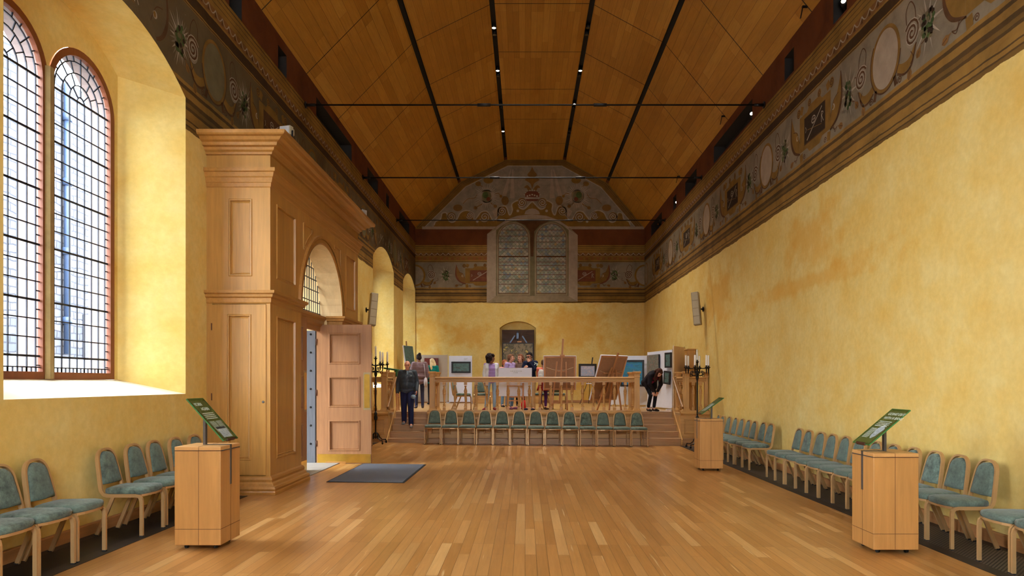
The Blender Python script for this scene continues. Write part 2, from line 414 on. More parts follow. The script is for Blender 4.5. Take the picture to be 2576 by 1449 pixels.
t = NT('door_mat'); nz = t.noise(t.coord(), 220.0, 3)
M['mat'] = t.bsdf(t.ramp(nz, [(0.3, C(70, 75, 84)), (0.7, C(118, 122, 132))]), 0.95, bump=nz, bstr=0.5, bdist=0.004, spec=0.1)
t = NT('floor_grille')
vo = t.n('ShaderNodeTexVoronoi', i_Vector=t.coord('Object', (1, 1, 1), (0, 0, rad(45))), i_Scale=34.0); vo.distance = 'CHEBYCHEV'; vo.inputs['Randomness'].default_value = 0.0
M['grille'] = t.bsdf(t.ramp(vo.outputs['Distance'], [(0.26, C(110, 98, 88)), (0.34, C(16, 15, 15))]), 0.5, 0.3)
M['grille_edge'] = plain('grille_border', C(58, 50, 44), 0.5, 0.5)
M['white_board'] = plain('white_board', C(214, 219, 234), 0.6, 0, 0.03)
M['taupe_board'] = plain('taupe_board', C(172, 158, 142), 0.8, 0, 0.04)
M['beige_board'] = plain('beige_board', C(206, 178, 136), 0.7, 0, 0.04)
M['canvas_back'] = plain('canvas_back', C(156, 118, 88), 0.85, 0, 0.1, 14)
M['frame_black'] = plain('black_frame', C(26, 26, 30), 0.5)
def painting(name, stops, scale=3.0, dist=2.0, st=(1, 1, 1)):
    t = NT(name); n1 = t.noise(t.coord(scale=st, loc=(3.1, 1.7, 5.3)), scale, 8, 0.72, dist*.45)
    M[name] = t.bsdf(t.ramp(n1, [(0.28 + 0.44 * i / (len(stops) - 1), c) for i, c in enumerate(stops)]), 0.5, bump=n1, bstr=0.2)
painting('art_blue', [C(10, 30, 70), C(16, 80, 170), C(20, 110, 190), C(30, 130, 160), C(30, 90, 130), C(120, 170, 190), C(120, 130, 70)], 3.0, 2.0, (0.8, 1, 2.2))
painting('art_dark', [C(20, 22, 26), C(44, 66, 70), C(80, 116, 112), C(50, 40, 34), C(120, 90, 60)], 6.0, 3.0, (0.6, 1, 2.6))
painting('art_red', [C(30, 8, 6), C(110, 34, 18), C(70, 20, 12), C(140, 70, 30)], 5.0)
painting('art_multi', [C(50, 40, 50), C(150, 70, 66), C(70, 96, 84), C(116, 120, 116), C(160, 92, 74), C(60, 80, 90)], 16.0, 2.0)
painting('art_gold', [C(24, 20, 14), C(70, 66, 40), C(128, 110, 78), C(40, 44, 26), C(190, 166, 84), C(206, 186, 116)], 3.4, 0.9)
painting('art_sky', [C(96, 150, 210), C(150, 186, 224), C(170, 170, 200), C(204, 206, 220), C(140, 110, 150)], 14.0, 1.5)
M['wax'] = plain('candle_wax', C(226, 220, 206), 0.5, 0, 0.03)
M['speaker'] = plain('speaker_body', C(150, 138, 110), 0.6, 0, 0.05)
M['speaker_grille'] = plain('speaker_grille', C(176, 164, 136), 0.7, 0, 0.1, 160)
M['lamp_glass'] = emit('lamp_glow', (1.0, 0.86, 0.66, 1), 14.0)
M['lamp_dim'] = emit('recess_lamp_glow', (1.0, 0.86, 0.66, 1), 3.0)
M['lamp_off'] = plain('lamp_reflector', C(120, 112, 100), 0.25, 0.8)
M['flood_glass'] = plain('floodlight_glass', C(196, 192, 186), 0.15, 0.3)
M['cream_plaster'] = plain('porch_lining', C(226, 196, 138), 0.7, 0, 0.06)
M['green_cloth'] = plain('green_board', C(24, 84, 44), 0.7)
M['rope'] = plain('cord', C(206, 186, 150), 0.8)
# ------------------------------------------------------------------ room shell
ZO = 0.09                                    # the left frieze sits a little higher
RECESS = [(10.5, 10.96), (12.57, 13.02), (14.87, 17.9), (19.7, 21.1), (22.35, 22.8), (24.7, 26.8)]
CEIL = [(XL, 8.09), (-2.72, 9.96), (-0.81, 10.90), (1.63, 10.90), (3.40, 9.94), (XR, 8.06)]
WINS = [(2.6, 1.597), (7.55, 1.597), (22.03, 1.62), (26.85, 1.4)]
SPR, RISE = 5.47, 0.507
IX, ISPR, IRISE, IHW = -5.29, 5.63, 0.40, 1.31
DOOR = (11.12, 13.53, 4.16)
def seg_arch(t, hw, spr, rise):
    Rr = (hw * hw + rise * rise) / (2 * rise)
    return spr + rise - Rr + math.sqrt(max(0, Rr * Rr - t * t))
fl = MB(); xa, xb = XL - .8, XR + .1
fl.prism([(xa, YF, FZ(xa)), (xb, YF, FZ(xb)), (xb, YF, -.14), (xa, YF, -.14)], (0, YB - YF, 0))
tag(fl.build('floor', M['floor']), 'polished oak strip floor of the hall', 'floor', kind='structure')

def wall_grid(mb, X, d0, d1, z0, z1, holes, depth, mat, hmat):
    ds = sorted({d0, d1} | {h[0] for h in holes} | {h[1] for h in holes}); zs = sorted({z0, z1} | {h[2] for h in holes} | {h[3] for h in holes})
    for a, b in zip(ds, ds[1:]):
        for c, e in zip(zs, zs[1:]):
            if any(a >= h[0]-1e-6 and b <= h[1]+1e-6 and c >= h[2]-1e-6 and e <= h[3]+1e-6 for h in holes): continue
            mb.quad((X, a, c), (X, b, c), (X, b, e), (X, a, e), mat)
    for (a, b, c, e) in holes:
        Y = X + depth
        mb.quad((Y, a, c), (Y, b, c), (Y, b, e), (Y, a, e), hmat)
        mb.quad((X, a, c), (Y, a, c), (Y, a, e), (X, a, e), hmat); mb.quad((X, b, c), (Y, b, c), (Y, b, e), (X, b, e), hmat)
        mb.quad((X, a, c), (X, b, c), (Y, b, c), (Y, a, c), hmat); mb.quad((X, a, e), (X, b, e), (Y, b, e), (Y, a, e), hmat)
wr = MB()
wr.quad((XR, YF, -.1), (XR, YB, -.1), (XR, YB, 7.36), (XR, YF, 7.36))
wall_grid(wr, XR, YF, YB, 7.36, 8.16, [(a, b, 7.40, 7.84) for a, b in RECESS], 0.3, 0, 1)
WALL_R = tag(wr.build('wall_right', [M['wall_right'], M['slot']], fix=False), 'long yellow limewashed wall under a painted frieze', 'wall', kind='structure')

wl = MB()
def arch_pts(c, X, hw, spr, rise, n=18):
    out = []
    for i in range(n + 1):
        t = -hw + 2 * hw * i / n
        out.append(Vector((X, c + t, seg_arch(t, hw, spr, rise))))
    return out
cuts = [YF]
for c, hw in WINS: cuts += [c - hw, c + hw]
cuts.append(YB)
for i in range(0, len(cuts), 2):
    a, b = cuts[i], cuts[i + 1]
    if a < DOOR[0] < b:
        wl.quad((XL, a, 0), (XL, DOOR[0], 0), (XL, DOOR[0], 7.36 + ZO), (XL, a, 7.36 + ZO))
        wl.quad((XL, DOOR[1], 0), (XL, b, 0), (XL, b, 7.36 + ZO), (XL, DOOR[1], 7.36 + ZO))
        wl.quad((XL, DOOR[0], DOOR[2]), (XL, DOOR[1], DOOR[2]), (XL, DOOR[1], 7.36 + ZO), (XL, DOOR[0], 7.36 + ZO))
        wl.quad((XL, DOOR[0], 0), (IX-.3, DOOR[0], 0), (IX-.3, DOOR[0], DOOR[2]), (XL, DOOR[0], DOOR[2]), 2)
        wl.quad((XL, DOOR[1], 0), (IX-.3, DOOR[1], 0), (IX-.3, DOOR[1], DOOR[2]), (XL, DOOR[1], DOOR[2]), 2)
        wl.quad((XL, DOOR[0], DOOR[2]), (IX-.3, DOOR[0], DOOR[2]), (IX-.3, DOOR[1], DOOR[2]), (XL, DOOR[1], DOOR[2]), 2)
        xo = IX - .3; ya, yb2 = 11.75, 12.95
        for (p, q, u, v) in ((DOOR[0], ya, 0, DOOR[2]), (yb2, DOOR[1], 0, DOOR[2]), (ya, yb2, 2.55, 2.95)): wl.quad((xo, p, u), (xo, q, u), (xo, q, v), (xo, p, v), 2)  # unseen plate added to narrow the outer doorway and cut its daylight
    elif b - a > 0.001:
        wl.quad((XL, a, 0), (XL, b, 0), (XL, b, 7.36 + ZO), (XL, a, 7.36 + ZO))
for c, hw in WINS:
    k = hw / 1.597
    SZ, BZ = 1.503, 1.69
    wl.quad((XL, c - hw, 0), (XL, c + hw, 0), (XL, c + hw, SZ), (XL, c - hw, SZ))
    ou = arch_pts(c, XL, hw, SPR, RISE * k); inn = arch_pts(c, IX, IHW * k, ISPR, IRISE)
    zt = 7.36 + ZO
    for p, q in zip(ou, ou[1:]): wl.quad(p, q, (XL, q.y, zt), (XL, p.y, zt))
    ou2 = [Vector((XL, c - hw, SZ))] + ou + [Vector((XL, c + hw, SZ))]
    in2 = [Vector((IX, c - IHW * k, BZ))] + inn + [Vector((IX, c + IHW * k, BZ))]
    for i in range(len(ou2) - 1): wl.quad(ou2[i], ou2[i+1], in2[i+1], in2[i], 2)
    wl.quad(ou2[0], ou2[-1], in2[-1], in2[0], 3)
    # plaster spandrel round the two lights
    n = 60
    def low(t):
        q = abs(t) - 0.61 * k
        r = 0.607 * k
        return BZ if abs(q) >= r - 1e-4 else 4.986 + math.sqrt(r * r - q * q)
    for i in range(n):
        t0 = -IHW*k + 2*IHW*k*i/n; t1 = -IHW*k + 2*IHW*k*(i+1)/n
        wl.quad((IX, c+t0, low(t0)), (IX, c+t1, low(t1)), (IX, c+t1, seg_arch(t1, IHW*k, ISPR, IRISE)), (IX, c+t0, seg_arch(t0, IHW*k, ISPR, IRISE)), 2)
wall_grid(wl, XL, YF, YB, 7.36 + ZO, 8.2, [(a, b, 7.44, 7.88) for a, b in RECESS], -0.3, 0, 1)
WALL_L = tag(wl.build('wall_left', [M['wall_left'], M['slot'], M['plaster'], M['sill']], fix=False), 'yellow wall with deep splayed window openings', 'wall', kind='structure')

# back wall with the arched niche
wb = MB()
NX0, NX1, NS, NA = PX(1257, YB), PX(1348, YB), PZ(825, YB), PZ(808, YB)
nc, nh = (NX0 + NX1) / 2, (NX1 - NX0) / 2
wb.poly([(XL, YB, 0), (NX0, YB, 0), (NX0, YB, NS), (NX0, YB, 4.6), (XL, YB, 4.6)])
wb.poly([(NX1, YB, 0), (XR, YB, 0), (XR, YB, 4.6), (NX1, YB, 4.6), (NX1, YB, NS)])
ap = [(nc + nh * t / 8, YB, seg_arch(nh * t / 8, nh, NS, NA - NS)) for t in range(-8, 9)]
for p, q in zip(ap, ap[1:]): wb.quad(p, q, (q[0], YB, 4.6), (p[0], YB, 4.6))
wb.quad((NX0, YB, 0), (NX1, YB, 0), (NX1, YB, ZF), (NX0, YB, ZF))
wb.poly([(XL, YB, 4.6), (XR, YB, 4.6)] + [(x, YB, z) for x, z in reversed([(x, z + 0.3) for x, z in CEIL])])
ndp = 0.42
jp = [(NX0, YB, ZF), (NX0, YB, NS)] + ap[1:-1] + [(NX1, YB, NS), (NX1, YB, ZF)]
for p, q in zip(jp, jp[1:]): wb.quad(p, q, (q[0], YB + ndp, q[2]), (p[0], YB + ndp, p[2]), 1)
wb.poly([(x, YB + ndp, z) for x, y, z in jp], 1); wb.quad((NX0, YB, ZF), (NX1, YB, ZF), (NX1, YB + ndp, ZF), (NX0, YB + ndp, ZF), 1)
WALL_B = tag(wb.build('wall_back', [M['wall_back'], M['plaster']], fix=False), 'end wall with painted gable above a yellow plaster field', 'wall', kind='structure')
wf = MB(); FW = (-2.2, 2.2, 1.8, 5.6)
wf.quad((XL, YF, 0), (XR, YF, 0), (XR, YF, FW[2]), (XL, YF, FW[2])); wf.quad((XL, YF, FW[2]), (FW[0], YF, FW[2]), (FW[0], YF, FW[3]), (XL, YF, FW[3])); wf.quad((FW[1], YF, FW[2]), (XR, YF, FW[2]), (XR, YF, FW[3]), (FW[1], YF, FW[3]))
wf.poly([(XL, YF, FW[3]), (XR, YF, FW[3])] + [(x, YF, z + 0.3) for x, z in reversed(CEIL)])
tag(wf.build('wall_front', M['plaster'], fix=False), 'yellow entrance end wall opposite the stage', 'wall', kind='structure')
w5 = thing('window_5', 'added window out of view behind the camera, giving fill light', 'window', (0, YF, FW[2])); w5['kind'] = 'structure'  # invented, unseen window; gives fill light to surfaces facing the camera
fm = MB()
for i in range(9): x = FW[0] + (FW[1] - FW[0]) * i / 8; fm.box(x - .03, x + .03, YF - .06, YF + .02, FW[2], FW[3])
for i in range(7): z = FW[2] + (FW[3] - FW[2]) * i / 6; fm.box(FW[0], FW[1], YF - .05, YF + .01, z - .025, z + .025)
fm.build('window_frame', M['winframe'], w5, True); MB().quad((FW[0], YF-.03, FW[2]), (FW[1], YF-.03, FW[2]), (FW[1], YF-.03, FW[3]), (FW[0], YF-.03, FW[3])).build('window_glass', M['glass'], w5, True, fix=False)
L = bpy.data.lights.new('daylight_portal', 'AREA'); L.shape = 'RECTANGLE'; L.size = FW[1]-FW[0]; L.size_y = FW[3]-FW[2]; L.cycles.is_portal = True
o = bpy.data.objects.new('daylight_portal', L); COL.objects.link(o); o.location = ((FW[0]+FW[1])/2, YF - .1, (FW[2]+FW[3])/2); o.rotation_euler = (rad(-90), 0, 0)
# the niche's dark boarded door
nd = MB().box(PX(1262, YB), PX(1344, YB), YB + ndp - 0.06, YB + ndp, ZF, PZ(829, YB + .2))
for i in range(9): nd.box(PX(1262, YB), PX(1344, YB), YB + ndp - 0.068, YB + ndp - 0.06, ZF + 0.34 * i, ZF + 0.34 * i + 0.012, 1)
tag(nd.build('door_1', [M['oak_dark'], M['seam']]), 'dark boarded oak door set back in the arched niche', 'door', kind='structure')

# ------------------------------------------------------------------ ceiling
ce = MB(); slotw = 0.066; ends = []
for i in range(5):
    a = Vector(CEIL[i]); b = Vector(CEIL[i + 1]); t = (b - a).normalized()
    a2 = a + t * (slotw if i > 0 else -0.05); b2 = b - t * (slotw if i < 4 else -0.05)
    ce.quad((a2.x, YF, a2.y), (b2.x, YF, b2.y), (b2.x, YB, b2.y), (a2.x, YB, a2.y))
    n = Vector((-t.y, t.x)); n = n if n.y > 0 else -n
    ends.append((a2 + n * 0.12, b2 + n * 0.12, a2, b2))
for i in range(5):
    for p, q in ((ends[i][2], ends[i][0]) if i > 0 else None, (ends[i][3], ends[i][1]) if i < 4 else None) if False else [e for e in ((ends[i][2], ends[i][0]) if i > 0 else None, (ends[i][3], ends[i][1]) if i < 4 else None) if e]:
        ce.quad((p.x, YF, p.y), (p.x, YB, p.y), (q.x, YB, q.y), (q.x, YF, q.y), 1)
    if i < 4:
        p, q = ends[i][1], ends[i+1][0]
        ce.quad((p.x, YF, p.y), (p.x, YB, p.y), (q.x, YB, q.y), (q.x, YF, q.y), 1)
CEILING = tag(ce.build('ceiling', [M['ceiling'], M['slot']], fix=False), 'boarded oak ceiling of five facets with black slots', 'ceiling', kind='structure')

# ------------------------------------------------------------------ leaded windows
def lancet(mb_frame, mb_lead, mb_glass, mb_jamb, yc, k=1.0):
    r = 0.607 * k; zc = 4.986; zb = 1.69; n = 20
    path = [(0, yc - r, zb)] + [(0, yc - r * math.cos(PI * i / n), zc + r * math.sin(PI * i / n)) for i in range(n + 1)] + [(0, yc + r, zb)]
    def ring(rr, x, zbot): return [(x, yc - rr, zbot)] + [(x, yc - rr * math.cos(PI * i / n), zc + rr * math.sin(PI * i / n)) for i in range(n + 1)] + [(x, yc + rr, zbot)]
    fo = 0.08
    A, B, Cc, D = ring(r, IX + 0.015, zb), ring(r - fo, IX + 0.015, zb + fo), ring(r - fo - 0.006, IX - 0.035, zb + fo), ring(r, IX - 0.12, zb)
    for p, q in ((A, B), (B, Cc), (Cc, D)):
        for i in range(len(p) - 1): mb_frame.quad(p[i], p[i+1], q[i+1], q[i])
        mb_frame.quad(p[0], p[-1], q[-1], q[0])
    g = ring(r - fo + 0.005, IX - 0.033, zb + fo - 0.005); mb_glass.poly(g)
    O1, O2 = ring(r - fo - 0.004, IX - 0.036, zb + fo), ring(r - fo + 0.05, IX - 0.30, zb + 0.02)
    for i in range(len(O1) - 1): mb_jamb.quad(O1[i], O1[i+1], O2[i+1], O2[i])
    mb_jamb.quad(O1[0], O1[-1], O2[-1], O2[0])
    x = IX - 0.024; gr = r - fo; w = 0.012
    def seg(a, b, ww=w): mb_lead.bar([(x, a[0], a[1]), (x, b[0], b[1])], 0.012, ww, up=(0, b[1]-a[1], -(b[0]-a[0])) )
    cols = [c * k for c in (0.067, 0.2, 0.335, 0.465)]
    for c in cols:
        for sg in (-1, 1): seg((yc + sg * c, zb + fo), (yc + sg * c, zc))
    rows = 0; z = zc
    while z > zb + fo + 0.12:
        thick = rows % 3 == 0
        seg((yc - gr, z), (yc + gr, z), 0.022 if thick else w)
        for sg in (-1, 1):
            zz = z - 0.1
            if zz > zb + fo: seg((yc + sg * cols[3], zz), (yc + sg * gr, zz))
        z -= 0.203; rows += 1
    seg((yc - gr, zb + fo + 0.05), (yc + gr, zb + fo + 0.05))
    for j in range(-7, 8): seg((yc + j * 0.067 * k, zb + fo), (yc + j * 0.067 * k, zb + fo + 0.05))
    for c in cols:
        pts = [(yc + c * math.cos(PI * i / 14), zc + c * math.sin(PI * i / 14)) for i in range(15)]
        for p, q in zip(pts, pts[1:]): seg(p, q)
    for r0, r1, m in ((cols[0], cols[1], 4), (cols[1], cols[2], 6), (cols[2], cols[3], 8), (cols[3], gr, 12)):
        for i in range(1, m):
            an = PI * i / m
            seg((yc + r0 * math.cos(an), zc + r0 * math.sin(an)), (yc + r1 * math.cos(an), zc + r1 * math.sin(an)))
WNAMES = ['pair of arched leaded lights behind the camera end of the window wall', 'pair of tall arched leaded lights above the white sill', 'leaded lights in the first deep reveal past the porch', 'leaded lights in the last reveal beside the end wall']
for wi, (c, hw) in enumerate(WINS):
    k = hw / 1.597
    w = thing('window_%d' % (wi + 1), WNAMES[wi], 'window', (IX, c, 1.69)); w['kind'] = 'structure'
    for sg in (-1, 1):
        a, b, g, j = MB(), MB(), MB(), MB(); lancet(a, b, g, j, c + sg * 0.61 * k, k)
        a.build('window_frame', M['winframe'], w, True); b.build('lead_lattice', M['lead'], w, True)
        g.build('window_glass', M['glass'], w, True, fix=False); j.build('outer_jamb', M['jamb_stone'], w, True, fix=False)
    MB().prism([(IX + 0.02, c - 0.055, 1.69), (IX + 0.06, c - 0.03, 1.69), (IX + 0.06, c + 0.03, 1.69), (IX + 0.02, c + 0.055, 1.69), (IX - 0.15, c + 0.055, 1.69), (IX - 0.15, c - 0.055, 1.69)], (0, 0, 3.45)).build('mullion', M['stone'], w, True)
    L = bpy.data.lights.new('daylight_portal', 'AREA'); L.shape = 'RECTANGLE'; L.size = 4.6; L.size_y = 3.2; L.cycles.is_portal = True
    o = bpy.data.objects.new('daylight_portal', L); COL.objects.link(o); o.location = (IX - 0.75, c, 3.6); o.rotation_euler = (0, rad(-90), 0)
L = bpy.data.lights.new('daylight_portal', 'AREA'); L.shape = 'RECTANGLE'; L.size = 4.2; L.size_y = 2.4; L.cycles.is_portal = True
o = bpy.data.objects.new('daylight_portal', L); COL.objects.link(o); o.location = (IX - 0.35, sum(DOOR[:2]) / 2, 2.1); o.rotation_euler = (0, rad(-90), 0)

# ------------------------------------------------------------------ courtyard seen through the glass
cg = MB(); cg.poly([(-5.35, -14, -0.1), (-5.35, 70, -0.1), (-8.5, 70, 0.4), (-8.5, -14, 0.4)]); cg.poly([(-8.5, -14, 0.4), (-8.5, 70, 0.4), (-20, 70, 2.7), (-20, -14, 2.7)])
tag(cg.build('courtyard_ground', M['paving'], fix=False), 'pale courtyard ground rising outside the windows', 'ground', kind='structure')
cw = thing('courtyard_building', 'pale stone building across the courtyard seen through leaded glass', 'building', (-20, 30, 2.7))
MB().box(-21, -20, 10, 60, 2.0, 14.8).build('masonry_wall', M['masonry'], cw, True)
dp = MB(); dp.tube([(-19.85, 29.6, 2.9), (-19.85, 29.6, 14.6)], 0.13, 8)
for zz in (4.2, 7.2, 10.2, 13): dp.tube([(-19.85, 29.6, zz), (-19.85, 29.6, zz + 0.3)], 0.19, 8)
dp.build('downpipe', M['pipe'], cw, True)
MB().box(-20.05, -19.93, 30.85, 31.95, 2.7, 4.75).build('door', M['grey_door'], cw, True)
MB().box(-20.05, -19.94, 27.0, 28.2, 6.4, 8.2).build('window', M['pipe'], cw, True)
# ------------------------------------------------------------------ painted decoration on the plaster (flat paint, laid on in layers)
PIG = ['p_ochre', 'p_brown', 'p_pale', 'p_grey', 'p_green', 'p_red', 'p_dark', 'p_stone', 'p_dust', 'p_cream', 'p_tan', 'p_stone2', 'p_shade', 'p_quarry']
PI_ = {n: i for i, n in enumerate(PIG)}
class Canvas:
    def __init__(s, fmap, clip=None): s.mb = MB(); s.f = fmap; s.clip = clip; s.mir = None
    def T(s, p): return (2 * s.mir - p[0], p[1]) if s.mir is not None else p
    def put(s, pts, mat, layer):
        pts = [s.T(p) for p in pts]
        if s.clip and any(s.clip(p) for p in pts): return
        if len(pts) <= 4: s.mb.add([s.f(p[0], p[1], layer) for p in pts], [tuple(range(len(pts)))], PI_[mat])
        else: s.mb.poly([s.f(p[0], p[1], layer) for p in pts], PI_[mat])
    def stroke(s, pts, w, mat, layer):
        n = len(pts); L = []
        for i, p in enumerate(pts):
            a = pts[max(0, i - 1)]; b = pts[min(n - 1, i + 1)]
            dx, dy = b[0] - a[0], b[1] - a[1]; l = math.hypot(dx, dy) or 1
            ww = (w[i] if isinstance(w, list) else w) / 2
            L.append(((p[0] - dy / l * ww, p[1] + dx / l * ww), (p[0] + dy / l * ww, p[1] - dx / l * ww)))
        for a, b in zip(L, L[1:]): s.put([a[0], a[1], b[1], b[0]], mat, layer)
    def curve(s, pts, w, mat, layer, n=6):
        s.stroke(crom(pts, n), w, mat, layer)
    def taper(s, pts, w0, w1, w2, mat, layer, n=6):
        q = crom(pts, n); m = len(q) - 1
        s.stroke(q, [(w0 + (w1 - w0) * (i / m * 2) if i < m / 2 else w1 + (w2 - w1) * (i / m * 2 - 1)) for i in range(m + 1)], mat, layer)
    def ell(s, c, a, b, mat, layer, n=28): s.put([(c[0] + a * math.cos(2 * PI * i / n), c[1] + b * math.sin(2 * PI * i / n)) for i in range(n)], mat, layer)
    def ring(s, c, a, b, w, mat, layer, n=32, a0=0, a1=360):
        s.stroke([(c[0] + a * math.cos(rad(a0 + (a1 - a0) * i / n)), c[1] + b * math.sin(rad(a0 + (a1 - a0) * i / n))) for i in range(n + 1)], w, mat, layer)
    def spiral(s, c, r0, r1, turns, a0, w, mat, layer, sgn=1):
        n = int(14 * turns)
        s.stroke([(c[0] + (r0 + (r1 - r0) * i / n) * math.cos(rad(a0) + sgn * 2 * PI * turns * i / n), c[1] + (r0 + (r1 - r0) * i / n) * math.sin(rad(a0) + sgn * 2 * PI * turns * i / n)) for i in range(n + 1)], w, mat, layer)
    def rect(s, x0, x1, y0, y1, mat, layer): s.put([(x0, y0), (x1, y0), (x1, y1), (x0, y1)], mat, layer)
def crom(p, n=6):
    if len(p) < 3: return p
    q = [p[0]] + list(p) + [p[-1]]; out = []
    for i in range(1, len(q) - 2):
        for j in range(n):
            t = j / n; t2, t3 = t*t, t*t*t
            out.append(tuple(0.5 * (2*q[i][k] + (q[i+1][k]-q[i-1][k])*t + (2*q[i-1][k]-5*q[i][k]+4*q[i+1][k]-q[i+2][k])*t2 + (3*q[i][k]-q[i-1][k]-3*q[i+1][k]+q[i+2][k])*t3) for k in (0, 1)))
    out.append(tuple(p[-1])); return out
def bud(cv, x, z, an, L, mat='p_tan', layer=3):
    ca, sa = math.cos(an), math.sin(an)
    def q(u, v): return (x + u * ca - v * sa, z + u * sa + v * ca)
    cv.put([q(0, 0), q(L*.25, .012), q(L*.5, .05), q(L*.8, .05), q(L, .0), q(L*.8, -.05), q(L*.5, -.05), q(L*.25, -.012)], mat, layer)
    cv.stroke([q(L*.45, 0), q(L*.95, 0)], 0.012, 'p_brown', layer + 1)
    cv.curve([q(0, 0), q(-L*.4, .05), q(-L*.8, -.02)], 0.014, 'p_brown', layer)
def grapes(cv, x, z, rng, s=1.0):
    for i in range(30):                                   # pale ray burst behind the cluster
        a = 2 * PI * i / 30; r = (0.30 + 0.12 * rng.random()) * s
        da = 0.085
        cv.put([(x + .1*s*math.cos(a-da*2), z + .14*s*math.sin(a-da*2)), (x + r*.8*math.cos(a), z + r*1.05*math.sin(a)), (x + .1*s*math.cos(a+da*2), z + .14*s*math.sin(a+da*2))], 'p_dust' if i % 3 else 'p_pale', 2)
    for i in range(34):
        a = rng.uniform(0, 2*PI); q = math.sqrt(rng.random())
        cv.ell((x + .13*s*q*math.cos(a), z + .2*s*q*math.sin(a) - .02), .034*s, .034*s, rng.choice(['p_green', 'p_green', 'p_dark', 'p_shade']), 3 + (i % 3), 8)
def curl_side(cv, x, z, rng):
    """scroll between the oval and the grapes; x,z = oval centre"""
    cv.put(crom([(x+.33, z-.22), (x+.45, z-.27), (x+.60, z-.26), (x+.74, z-.12), (x+.62, z-.36), (x+.45, z-.40), (x+.30, z-.33)], 4), 'p_ochre', 2)
    cv.curve([(x+.31, z-.35), (x+.47, z-.42), (x+.64, z-.38), (x+.75, z-.14)], 0.03, 'p_brown', 3)
    cv.ell((x+.66, z+.02), .155, .19, 'p_grey', 3, 18)
    cv.spiral((x+.66, z+.02), .02, .17, 2.3, 40, 0.034, 'p_brown', 4); cv.spiral((x+.66, z+.02), .04, .19, 2.3, 40, 0.013, 'p_pale', 5)
    cv.curve([(x+.55, z+.12), (x+.52, z+.34), (x+.62, z+.44), (x+.72, z+.32), (x+.76, z+.12), (x+.86, z+.12)], 0.016, 'p_brown', 3)
    cv.stroke(crom([(x+.24, z-.34), (x+.28, z-.48)]), 0.07, 'p_brown', 3); cv.spiral((x+.37, z-.45), .01, .055, 1.6, 0, 0.016, 'p_brown', 3)
    bud(cv, x+.62, z-.36, rad(-100), .2); bud(cv, x+.86, z-.22, rad(-125), .17)
def oval(cv, x, z, rng, fill='p_stone'):
    cv.ell((x, z), .385, .45, 'p_ochre', 1, 40); cv.ell((x, z), .33, .40, fill, 2, 40)
    cv.ring((x, z), .39, .455, .022, 'p_brown', 3, 40, 185, 400); cv.ring((x, z), .335, .405, .014, 'p_tan', 3, 40)
    cv.ell((x-.05, z-.05), .2, .25, 'p_pale', 3, 24) if False else None
    for m in (None, x):
        cv.mir = m; curl_side(cv, x, z, rng)
    cv.mir = None
def cartouche(cv, x, z, rng, tone='p_dark', flip=False):
    horn, rim = ('p_tan', 'p_red') if tone == 'p_red' else ('p_ochre', 'p_brown')
    cv.mir = x if flip else None
    cv.put([(x-.62, z-.33), (x-.30, z-.33), (x-.2, z-.42), (x+.2, z-.42), (x+.3, z-.33), (x+.62, z-.33), (x+.62, z+.30), (x+.3, z+.30), (x+.22, z+.38), (x-.22, z+.38), (x-.3, z+.30), (x-.62, z+.30)], 'p_ochre', 1)
    cv.rect(x-.42, x+.42, z-.25, z+.22, tone, 2)
    cv.stroke([(x-.42, z-.25), (x+.42, z-.25), (x+.42, z+.22)], .02, 'p_brown', 3)
    cv.stroke([(x-.3, z-.2), (x+.3, z+.17)], 0.022, 'p_pale', 4); cv.stroke([(x-.3, z-.02), (x+.28, z-.12)], 0.012, 'p_tan', 3)
    cv.ring((x-.03, z+.07), .075, .06, .018, 'p_pale', 4, 14); cv.stroke([(x-.09, z+.02), (x+.03, z+.02)], .02, 'p_pale', 4); cv.ell((x-.05, z+.075), .018, .018, 'p_pale', 4, 8); cv.ell((x, z+.075), .018, .018, 'p_pale', 4, 8)
    cv.stroke([(x+.28, z-.10), (x+.28, z+.08)], .018, 'p_pale', 4); cv.curve([(x+.28, z+.08), (x+.35, z+.05), (x+.28, z)], .016, 'p_pale', 4, 4); cv.stroke([(x+.30, z), (x+.36, z-.10)], .016, 'p_pale', 4)
    cv.stroke([(x-.36, z-.05), (x-.33, z+.0), (x-.36, z+.05)], .016, 'p_pale', 4)
    for sg in (None, x):
        cv.mir = sg
        cv.stroke([(x-.56, z+.34), (x-.5, z+.47)], .12, 'p_ochre', 1); cv.stroke([(x-.56, z-.36), (x-.54, z-.5)], .12, 'p_ochre', 1)
        cv.ell((x-.66, z+.40), .08, .085, 'p_ochre', 2, 14); cv.spiral((x-.66, z+.40), .01, .075, 1.8, 0, .017, 'p_brown', 3)
        cv.ell((x-.2, z+.42), .07, .07, 'p_ochre', 2, 14); cv.spiral((x-.2, z+.42), .01, .065, 1.8, 180, .016, 'p_brown', 3)
        cv.spiral((x-.42, z-.45), .01, .05, 1.5, 0, .014, 'p_brown', 3)
        cv.ell((x-.72, z-.02), .05, .05, 'p_pale', 3, 12); cv.ell((x-.71, z-.02), .03, .04, 'p_ochre', 4, 10)
        q = crom([(x-.98, z+.42), (x-1.0, z+.05), (x-.86, z-.22), (x-.62, z-.32)], 7); q2 = crom([(x-.62, z-.12), (x-.72, z+.08), (x-.84, z+.14), (x-.98, z+.42)], 5)
        cv.put(q + q2[:-1], horn, 2)
        cv.taper([(x-.98, z+.44), (x-1.01, z+.05), (x-.87, z-.23), (x-.6, z-.35)], .025, .07, .03, rim, 3, 7)
        cv.curve([(x-.62, z-.14), (x-.74, z+.08), (x-.9, z+.14)], .014, 'p_brown', 3)
        bud(cv, x-.86, z-.38, rad(-160), .2, 'p_tan'); cv.curve([(x-.6, z-.34), (x-.72, z-.36), (x-.78, z-.44), (x-.86, z-.38)], .012, 'p_brown', 3)
    cv.mir = None
